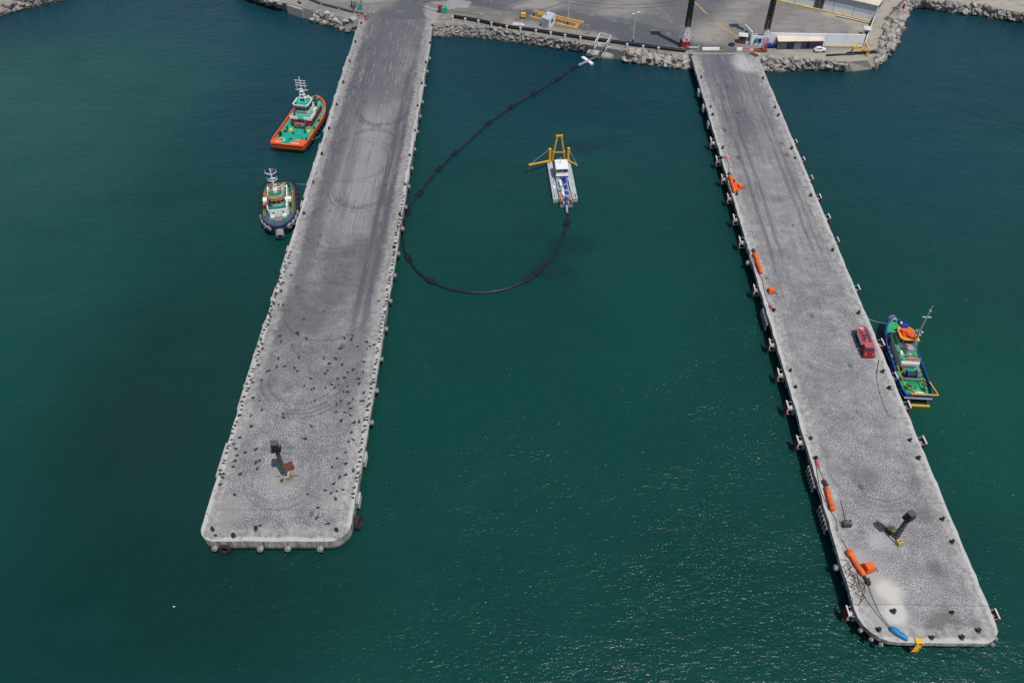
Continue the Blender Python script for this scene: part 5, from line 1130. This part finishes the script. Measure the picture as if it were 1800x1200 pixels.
for u, w_, lab in (((1032,59),2.0,"low pale rubble lump on the ground right of the white hut"),((847,26),1.2,"pale loose stone lying on the ground left of the yellow box"),((877,28),1.0,"small pale loose stone near the yellow box"),((781,33),1.5,"pale concrete lump beside the green box")):
    o = bpy.data.objects.new("loose_stone", rnd.choice(bmeshes)); COL.objects.link(o); o.location = at(*u)+Vector((0,0,.2)); o.scale = (w_*.6,w_*.45,.4); tag(o, lab, "stone")
# lamp posts
def lamp(label, u, h, two=True, rz=.6):
    t = thing("lamp_post", label, "lamp post", at(*u), rz); m = MB(); m.cyl((0,0,0),(0,0,h), .16, .10, 8); m.build("pole", M['offwhite'], t); MB().cyl((0,0,0),(0,0,1.2), .24, n=8).build("base", M['black'], t)
    for s in ((-1,1) if two else (1,)):
        MB().bar((0,0,h-.05),(s*.9,0,h+.15), .09).build("arm", M['offwhite'], t); MB().ball((s*1.05,0,h+.1),(.42,.26,.2), 8, 6).build("lamp_head", M['white'], t)
lamp("white twin-headed lamp post by the shore pipe right of the pipe slab", (1112,76), 9.6); lamp("tall pale lamp post just left of the white hut", (938,28.5), 13, True, .3); lamp("tall pale lamp post right of the white hut", (998,44.5), 13, True, .3); lamp("white lamp post left of the left pier's root", (622,17.5), 9.5, False, .2)
# containers at the left pier's root
def bin_(label, u, mat, d=(1.7,1.4,1.7)):
    t = thing("skip_box", label, "box", at(*u), .05); MB().box((0,0,d[2]/2+.1), d).build("box_body", M[mat], t); MB().box((0,0,d[2]+.13),(d[0]*1.06,d[1]*1.06,.1)).build("lid", M[mat], t); m = MB()
    for x in (-.6,.6): m.bar((x,0,d[2]),(x*.5,0,d[2]+3.2), .1)
    m.build("posts", M['maroon'], t); return t
bin_("dark red box with thin posts at the left pier's root", (774,22), 'maroon', (1.3,1.3,2.0)); bin_("bright green box at the left pier's root", (781,22.5), 'aqua', (2.0,1.3,1.6)); bin_("green cabinet beside the lamp post left of the left pier", (634,17), 'aqua', (1.2,1.0,1.8))
t = thing("red_block", "small faded red block at the corner of the left pier's root", "block", at(644,35)); MB().prism([(-.7,-.5),(.7,-.5),(.7,.5),(-.7,.5)], 0, .8, [(-.6,-.4),(.6,-.4),(.6,.4),(-.6,.4)]).build("block_body", M['pink'], t); MB().box((0,0,.85),(1.0,.15,.12)).build("handle", M['rust'], t)
t = thing("scrap_pile", "brown heap of scrap at the left pier's shore corner", "scrap", at(641,27)); m = MB()
for k in range(26): m.hull(boulder_pts(rnd.uniform(.25,.6), (rnd.uniform(-2.2,2.2), rnd.uniform(-1.0,1.0), rnd.uniform(.1,.6))))
m.build("scrap", M['mix'], t)
t = thing("steel_shed_frame", "dark open steel frame standing behind the green cabinet", "frame", at(628,13)); m = MB()
for x in (-1.6,0,1.6): m.bar((x-.3,0,0),(x,0,5), .16)
m.bar((-1.6,0,5),(1.6,0,5), .16); m.build("frame_bars", M['dgrey'], t); MB().box((-1.3,0,1),(1.0,.8,1.6)).build("panel", M['navy'], t)
# floodlight towers
def tower(label, u, h, z1, basew, red):
    t = thing("floodlight_tower", label, "tower", at(*u), .12)
    def lat(z0, z1, k0, k1, n, wd, mat, name):
        m = MB()
        for sx in (-1,1):
            for sy in (-1,1): m.bar((sx*k0,sy*k0,z0),(sx*k1,sy*k1,z1), wd*1.3)
        for i in range(n):
            a, b = i/n, (i+1)/n; za, zb = z0+(z1-z0)*a, z0+(z1-z0)*b; ka, kb = k0+(k1-k0)*a, k0+(k1-k0)*b
            for (ax,ay),(bx,by) in (((-1,-1),(1,-1)),((1,-1),(1,1)),((1,1),(-1,1)),((-1,1),(-1,-1))):
                m.bar((ax*ka,ay*ka,za),(bx*kb,by*kb,zb), wd); m.bar((bx*ka,by*ka,za),(ax*kb,ay*kb,zb), wd); m.bar((ax*kb,ay*kb,zb),(bx*kb,by*kb,zb), wd)
        return m.build(name, M[mat], t)
    lat(.2, z1, basew*.9, .62, 3, .12, 'white', "white_base_frame"); lat(z1, h, .66, .52, 24, .14, 'black', "lattice_shaft")
    hd = MB().box((0,0,h),(3.2,2.4,.3)).build("head_platform", M['black'], t)
    for k in range(4): MB().box((-1.2+k*.8,-1.2,h+.5),(.6,.3,.6)).build("floodlight", M['steel'], hd)
    for k in (.25, .5, .75):   # ladder cage filled in with cable trays
        MB().box((0,0,z1+(h-z1)*k),(.5,.5,(h-z1)*.25)).build("cable_tray", M['black'], t)
    if red: m = MB(); m.prism([(-1.5,-1.4),(1.5,-1.4),(1.5,1.4),(-1.5,1.4)], 0, 2.3, [(-1.3,-1.2),(1.3,-1.2),(1.3,1.2),(-1.3,1.2)]); m.build("red_base", M['maroon'], t); MB().box((0,-.1,2.4),(1.8,1.2,.3)).build("base_cap", M['pink'], t)
    else: MB().box((0,0,.3),(3,3,.6)).build("plinth", M['conc'], t)
tower("dark lattice tower on a red base left of the right pier's entrance", (1203,83), 30, 6.6, 1.35, True); tower("dark lattice tower with pale foot behind the white wall", (1344,69), 30, 3.2, 1.2, False)
t = thing("sandbag_pile", "olive-brown heap against the red tower base", "heap", at(1195,88)); m = MB()
for k in range(18): m.ball((rnd.uniform(-2.2,2.2), rnd.uniform(-.7,.7), rnd.uniform(.1,.5)), (.6,.4,.3), 8, 5)
m.build("bags", M['olive'], t)
t = thing("railing", "pink and pale barrier rail between the red tower base and the right pier", "barrier", at(1217,87)); m = MB(); m.bar((-1.8,0,.6),(1.9,0,.6), .35); m.bar((-1.6,0,0),(-1.6,0,1.1), .2); m.bar((1.8,0,0),(1.8,0,1.6), .2); m.build("rail_bar", M['offwhite'], t); MB().ball((-1.6,0,.7),(.55,.5,.5), 8, 6).build("pink_drum", M['pink'], t)
# gate barrier
def barrier(label, a, b, mat, z=ZD):
    A, B = P(*a, z), P(*b, z); c = (A+B)/2; L = (B-A).length; t = thing("barrier_block", label, "barrier", c, math.atan2((B-A).y,(B-A).x), "barriers across the right pier's entrance"); MB().prism([(-L/2,-.42),(L/2,-.42),(L/2,.42),(-L/2,.42)], 0, .8, [(-L/2,-.2),(L/2,-.2),(L/2,.2),(-L/2,.2)]).build("barrier_body", M[mat], t); MB().bb(-L/2,-.46,0,L/2,.46,.12).build("barrier_foot", M['offwhite'], t)
barrier("long white barrier block across the right pier's entrance", (1234,88),(1264,88), 'white'); barrier("short olive-yellow barrier block beside the long white one", (1264.5,87.7),(1272,87.7), 'olive'); barrier("short white barrier block near the guard booth", (1294.5,88.5),(1304,88.5), 'white')
# guard booth, screen wall, clutter
t = thing("guard_booth", "small brown guard booth with a pink-white roof at the right pier's gate", "booth", at(1304,75), -.2); MB().bb(-1.1,-1.0,0,1.1,1.0,2.5).build("booth_walls", M['brown'], t); MB().prism([(-1.5,-1.3),(1.5,-1.3),(1.5,1.3),(-1.5,1.3)], 2.5, 2.68, [(-1.4,-1.2),(1.4,-1.2),(1.4,1.2),(-1.4,1.2)]).build("booth_roof", M['pink'] if 0 else M['offwhite'], t); MB().bb(-.8,-1.06,1.2,.8,-1.0,2.1).build("window", M['glass'], t); MB().bb(1.1,-.5,0,1.16,.5,2.0).build("door", M['yellow'], t)
t = thing("people_group_sign", "yellow and white sign boards leaning beside the guard booth", "sign boards", at(1309,77)); MB().box((0,0,.8),(.9,.1,1.3),.5).build("yellow_board", M['yellow'], t); MB().box((.5,-.5,.6),(.8,.1,.9),-.2).build("white_board", M['white'], t); t.name = "sign_boards"
def wall_run(t, pts, z1, th, mat, name, panel=5.0):
    v = [at(*u) for u in pts]; o = Vector(t.location)
    for a, b in zip(v, v[1:]):
        L = (b-a).length; n_ = max(1, round(L/panel)); d = (b-a).normalized()
        for i in range(n_):
            p, q = a+d*(L*i/n_+.04), a+d*(L*(i+1)/n_-.04); c = (p+q)/2-o; MB().box((c.x,c.y,z1/2),((q-p).length,th,z1), math.atan2(d.y,d.x)).build(name, M[mat], t)
t = thing("white_wall", "long white panel wall above the right bank", "wall", at(1430,83)); wall_run(t, [(1349,80.5),(1515,83.5)], 4.2, .3, 'pwall', "wall_panel", 6.5); m = MB(); a, b = at(1349,80.5)-at(1430,83), at(1515,83.5)-at(1430,83); m.bar(a+Vector((0,-.45,.22)), b+Vector((0,-.45,.22)), .4, .45); m.build("yellow_footing", paint("ochre_footing", (.42,.35,.16), .9, .4), t)
t = thing("gate_wall", "white angled screen wall with blue notices at the right pier's gate", "wall", at(1330,80)); wall_run(t, [(1306,62),(1319,76)], 3.6, .25, 'pwall', "wall_panel", 8); wall_run(t, [(1319,79),(1349,80.5)], 3.0, .25, 'pwall', "wall_panel", 6); o0 = t.location; 
for u, mt, w_, h_, zz in (((1312,68),'royal',1.8,1.0,2.0),((1329,79.5),'aqua',1.6,1.2,1.7),((1334,80),'royal',.9,1.3,1.6),((1317,73.5),'navy',1.2,1.8,1.0),((1325,79.5),'dgrey',.5,.9,1.1)):
    c = at(*u)-o0; MB().box((c.x, c.y-.22, zz),(w_,.1,h_), -.8 if u[0] < 1318 else 0).build("notice_panel", M[mt], t)
t = thing("yard_wall", "low cream wall behind the angled white screen", "wall", at(1328,66)); wall_run(t, [(1313,65),(1342,67)], 1.2, .3, 'beige', "wall_panel", 4); 
t = thing("long_shed", "long low shed with beige roof and dark front below the white wall", "shed", at(1405,87)); o0 = t.location; A, B = at(1366,87.5)-o0, at(1444,86.5)-o0; d = (B-A).normalized(); L = (B-A).length; ang = math.atan2(d.y,d.x)
MB().box((A+B)/2+Vector((0,1.35,1.3)), (L,2.4,2.6), ang).build("shed_walls", paint("slate_blue_wall", (.13,.16,.20), .7, .3), t)
m = MB(); u0, u1 = A+Vector((-.3,-.1,2.6)), B+Vector((.3,-.1,2.6)); w0, w1 = A+Vector((-.3,2.9,3.3)), B+Vector((.3,2.9,3.3)); up_ = Vector((0,0,.12)); m.add([u0,u1,w1,w0,u0+up_,u1+up_,w1+up_,w0+up_], [(0,1,2,3),(4,5,6,7),(0,1,5,4),(1,2,6,5),(2,3,7,6),(3,0,4,7)]); m.build("shed_roof", M['beige'], t)
for f, w_, mt in ((.82,5.2,'purple'),(.62,2.6,'purple'),(.28,2.4,'navy'),(.1,2.0,'dgrey')): MB().box(A.lerp(B,f)+Vector((0,.1,1.2)), (w_,.12,2.1), ang).build("shed_door", M[mt], t)
t = thing("parked_car", "small white car parked at the right end of the long shed", "car", at(1440,91), .15); m = MB(); m.prism([(-1.7,-.75),(1.7,-.75),(1.8,0),(1.7,.75),(-1.7,.75)], .35, .95); m.prism([(-1.5,-.68),(.9,-.68),(.9,.68),(-1.5,.68)], .95, 1.5, [(-1.2,-.55),(.4,-.55),(.4,.55),(-1.2,.55)]); m.build("body", M['white'], t); MB().add([(.92,-.6,1.0),(.92,.6,1.0),(.47,.5,1.46),(.47,-.5,1.46)],[(0,1,2,3)]).build("windscreen", M['glass'], t); MB().bb(-1.2,-.69,1.05,.3,-.64,1.4).build("side_window", M['glass'], t)
wm = MB().cyl((0,-.1,0),(0,.1,0), .32, n=12).mesh("wheel", M['rubber'])
for x in (-1.1,1.1):
    for s in (-.7,.7): o = bpy.data.objects.new("wheel", wm); COL.objects.link(o); o.parent = t; o.location = (x,s,.32)
t = thing("parked_car", "small dark car parked below the gate wall", "car", at(1353,84), 0); MB().prism([(-1.6,-.7),(1.6,-.7),(1.6,.7),(-1.6,.7)], .3, .9).build("body", M['navy'], t); MB().prism([(-1.2,-.62),(.7,-.62),(.7,.62),(-1.2,.62)], .9, 1.4, [(-.9,-.5),(.4,-.5),(.4,.5),(-.9,.5)]).build("cabin", M['royal'], t); 
for x in (-1.0,1.0):
    for s in (-.66,.66): o = bpy.data.objects.new("wheel", wm); COL.objects.link(o); o.parent = t; o.location = (x,s,.32)
t = thing("rust_rig", "rust-red steel frame on a tray by the right pier's gate", "frame", at(1336,90)); MB().bb(-2.0,-.9,0,2.0,.9,.6).build("tray", M['rust'], t); m = MB()
for x in (.4,1.6):
    for y in (-.6,.6): m.bar((x,y,.6),(x,y,4.2), .15)
for z in (1.6,2.6,3.6,4.2): m.bar((.4,-.6,z),(1.6,-.6,z), .13); m.bar((.4,.6,z),(1.6,.6,z), .13); m.bar((.4,-.6,z-.9),(1.6,-.6,z), .1)
m.build("rig_frame", M['pink'], t)
t = thing("cable_heap", "striped heap of red and white hoses beside the pier gate", "hoses", at(1314,89)); m = MB(); m2 = MB()
for k in range(12):
    p = Vector((rnd.uniform(-2,2), rnd.uniform(-.6,.6), .2)); a = rnd.uniform(-.6,.2); (m if k % 2 else m2).bar(p, p+Vector((1.4*math.cos(a),1.4*math.sin(a),.2)), .25)
m.build("red_hose", M['pink'], t); m2.build("white_hose", M['offwhite'], t)
t = thing("tyre", "dark ring-shaped object on the road before the right pier's gate", "tyre", P(1286,80,ZG)+Vector((0,0,.25))); MB().torus((0,0,0),(0,0,1), .75, .3, 16, 7).build("tread", M['rubber'], t, True); MB().torus((0,0,.12),(0,0,1), .6, .12, 16, 6).build("sidewall_ridge", M['dgrey'], t)  # ring shape made up for a small unidentified dark spot on the road
t = thing("timber_bundle", "bundle of brown and pale timber by the right pier's shore corner", "timber", at(1325,97), -1.0); m = MB()
for k in range(6): m.bar((-1.4,.25*k-.6,.15),(1.4,.25*k-.5,.2), .2)
m.build("planks", M['brown'], t); MB().bar((-1.2,1.1,.2),(1.3,1.0,.2), .3).build("pale_plank", M['offwhite'], t)
# warehouse
A, B = at(1300,-15.5), at(1532,37.5); d = (B-A).normalized(); L = (B-A).length; nrm = Vector((-d.y,d.x,0)); ang = math.atan2(d.y,d.x)
t = thing("warehouse", "large warehouse with pale blue-grey walls and a beige sheet roof", "warehouse", B, ang); Hh, D_ = 5.3, 42
MB().bb(-L-25,0,0,0,D_,Hh).build("wall", M['bwall'], t)
for i in range(11):
    x1 = -i*6.6-.1; MB().bb(x1-6.4,-.14,.2,x1,0,3.3+ (i%2)*.1).build("wall_panel", M['pwall'], t)
    MB().bb(x1-.06,-.05,3.4,x1+.06,.0,Hh-.2).build("wall_seam", M['grey'], t)
dr = MB().bb(-19.6,-.2,.1,-16.6,-.13,3.6).build("door", M['dgrey'], t); MB().bb(-18.15,-.26,.2,-18.05,-.2,3.5).build("door_post", M['grey'], dr)
rf = MB(); rf.add([(-L-26,-.6,Hh),( .8,-.6,Hh),(.8,D_/2,Hh+3.2),(-L-26,D_/2,Hh+3.2),(.8,D_+.6,Hh),(-L-26,D_+.6,Hh),(-L-26,-.6,Hh+.25),(.8,-.6,Hh+.25),(.8,D_/2,Hh+3.45),(-L-26,D_/2,Hh+3.45),(.8,D_+.6,Hh+.25),(-L-26,D_+.6,Hh+.25)], [(0,1,2,3),(3,2,4,5),(6,7,8,9),(9,8,10,11),(0,1,7,6),(5,4,10,11),(1,2,8,7),(2,4,10,8),(0,3,9,6),(3,5,11,9)])
ro = rf.build("roof", M['beige'], t); m = MB()
for k in range(9): m.box((-6-k*7.5, D_/4, Hh+2.0),(.25, D_/2, .12), m=Matrix.Rotation(math.atan(3.2/(D_/2)),3,'X'))
m.build("roof_ribs", paint("rust_streaked_roof", (.52,.36,.22), .8, .5), ro)
MB().bb(.6,-.5,Hh-.4,1.0,3,Hh+.3).build("gutter", M['dgrey'], t)
MB().bb(-L-20,-1.2,-.02,0,-.1,.25).build("ochre_plinth", paint("ochre_plinth", (.46,.36,.14), .9, .4), t)
# yard fence between warehouse and white wall
A, B = at(1533,37), at(1516,83); o0 = at(1524,60); t = thing("yard_fence", "dark fence with white capping running from the warehouse to the white wall", "fence", o0); m = MB(); m2 = MB(); n_ = 16
for i in range(n_):
    p, q = A.lerp(B,i/n_)-o0, A.lerp(B,(i+1)/n_)-o0; m.bar(p+Vector((0,0,.7)), q+Vector((0,0,.7)), .12, 1.4); MB().bar(p, p+Vector((0,0,1.9)), .16).build("fence_post", M['black'], t)
m.build("fence_panel", M['dgrey'], t); MB().bar(A-o0+Vector((.4,0,1.5)), B-o0+Vector((.4,0,1.5)), .3, .15).build("fence_cap", M['offwhite'], t)
t = thing("gate_cabin", "small white gate cabin on the fence by the cove road", "cabin", at(1521,63), -.3); MB().bb(-.9,-1.3,0,.9,1.3,2.4).build("cabin_walls", M['white'], t); MB().bb(-1.1,-1.5,2.4,1.1,1.5,2.55).build("cabin_roof", M['offwhite'], t); MB().bb(-.6,-1.36,1.1,.6,-1.3,2.0).build("window", M['glass'], t)
t = thing("yard_kerb", "long cream kerb strip in front of the warehouse", "kerb", at(1480,34)); A, B = at(1468,28)-at(1480,34), at(1530,42)-at(1480,34); MB().bar(A+Vector((0,0,.15)), B+Vector((0,0,.15)), .5, .3).build("kerb_stone", M['beige'], t); MB().bar(A+Vector((0,-.5,.05)), B+Vector((0,-.5,.05)), .4, .1).build("gutter", M['dgrey'], t)
t = thing("marker_post", "small red marker on the boulders of the cove", "marker", P(1587,17,2.0)); MB().cyl((0,0,0),(0,0,1.6), .4, .3, 10).build("marker_body", M['red'], t); MB().ball((0,0,1.8),(.32,.32,.3), 8, 6).build("marker_top", M['pink'], t)
# gull on the water
t = MB().tube([(-.4,0,.05),(-.2,0,.1),(0,0,.14),(.2,0,.18),(.27,0,.3),(.35,0,.32),(.45,0,.29)], .1, 8, [.03,.1,.15,.1,.07,.07,.02]).build("bird", M['gull'], None, True, P(306,1066,0)); t.scale = (.6, .6, .6); tag(t, "lone white gull floating on the water left of centre, below the left pier", "bird")
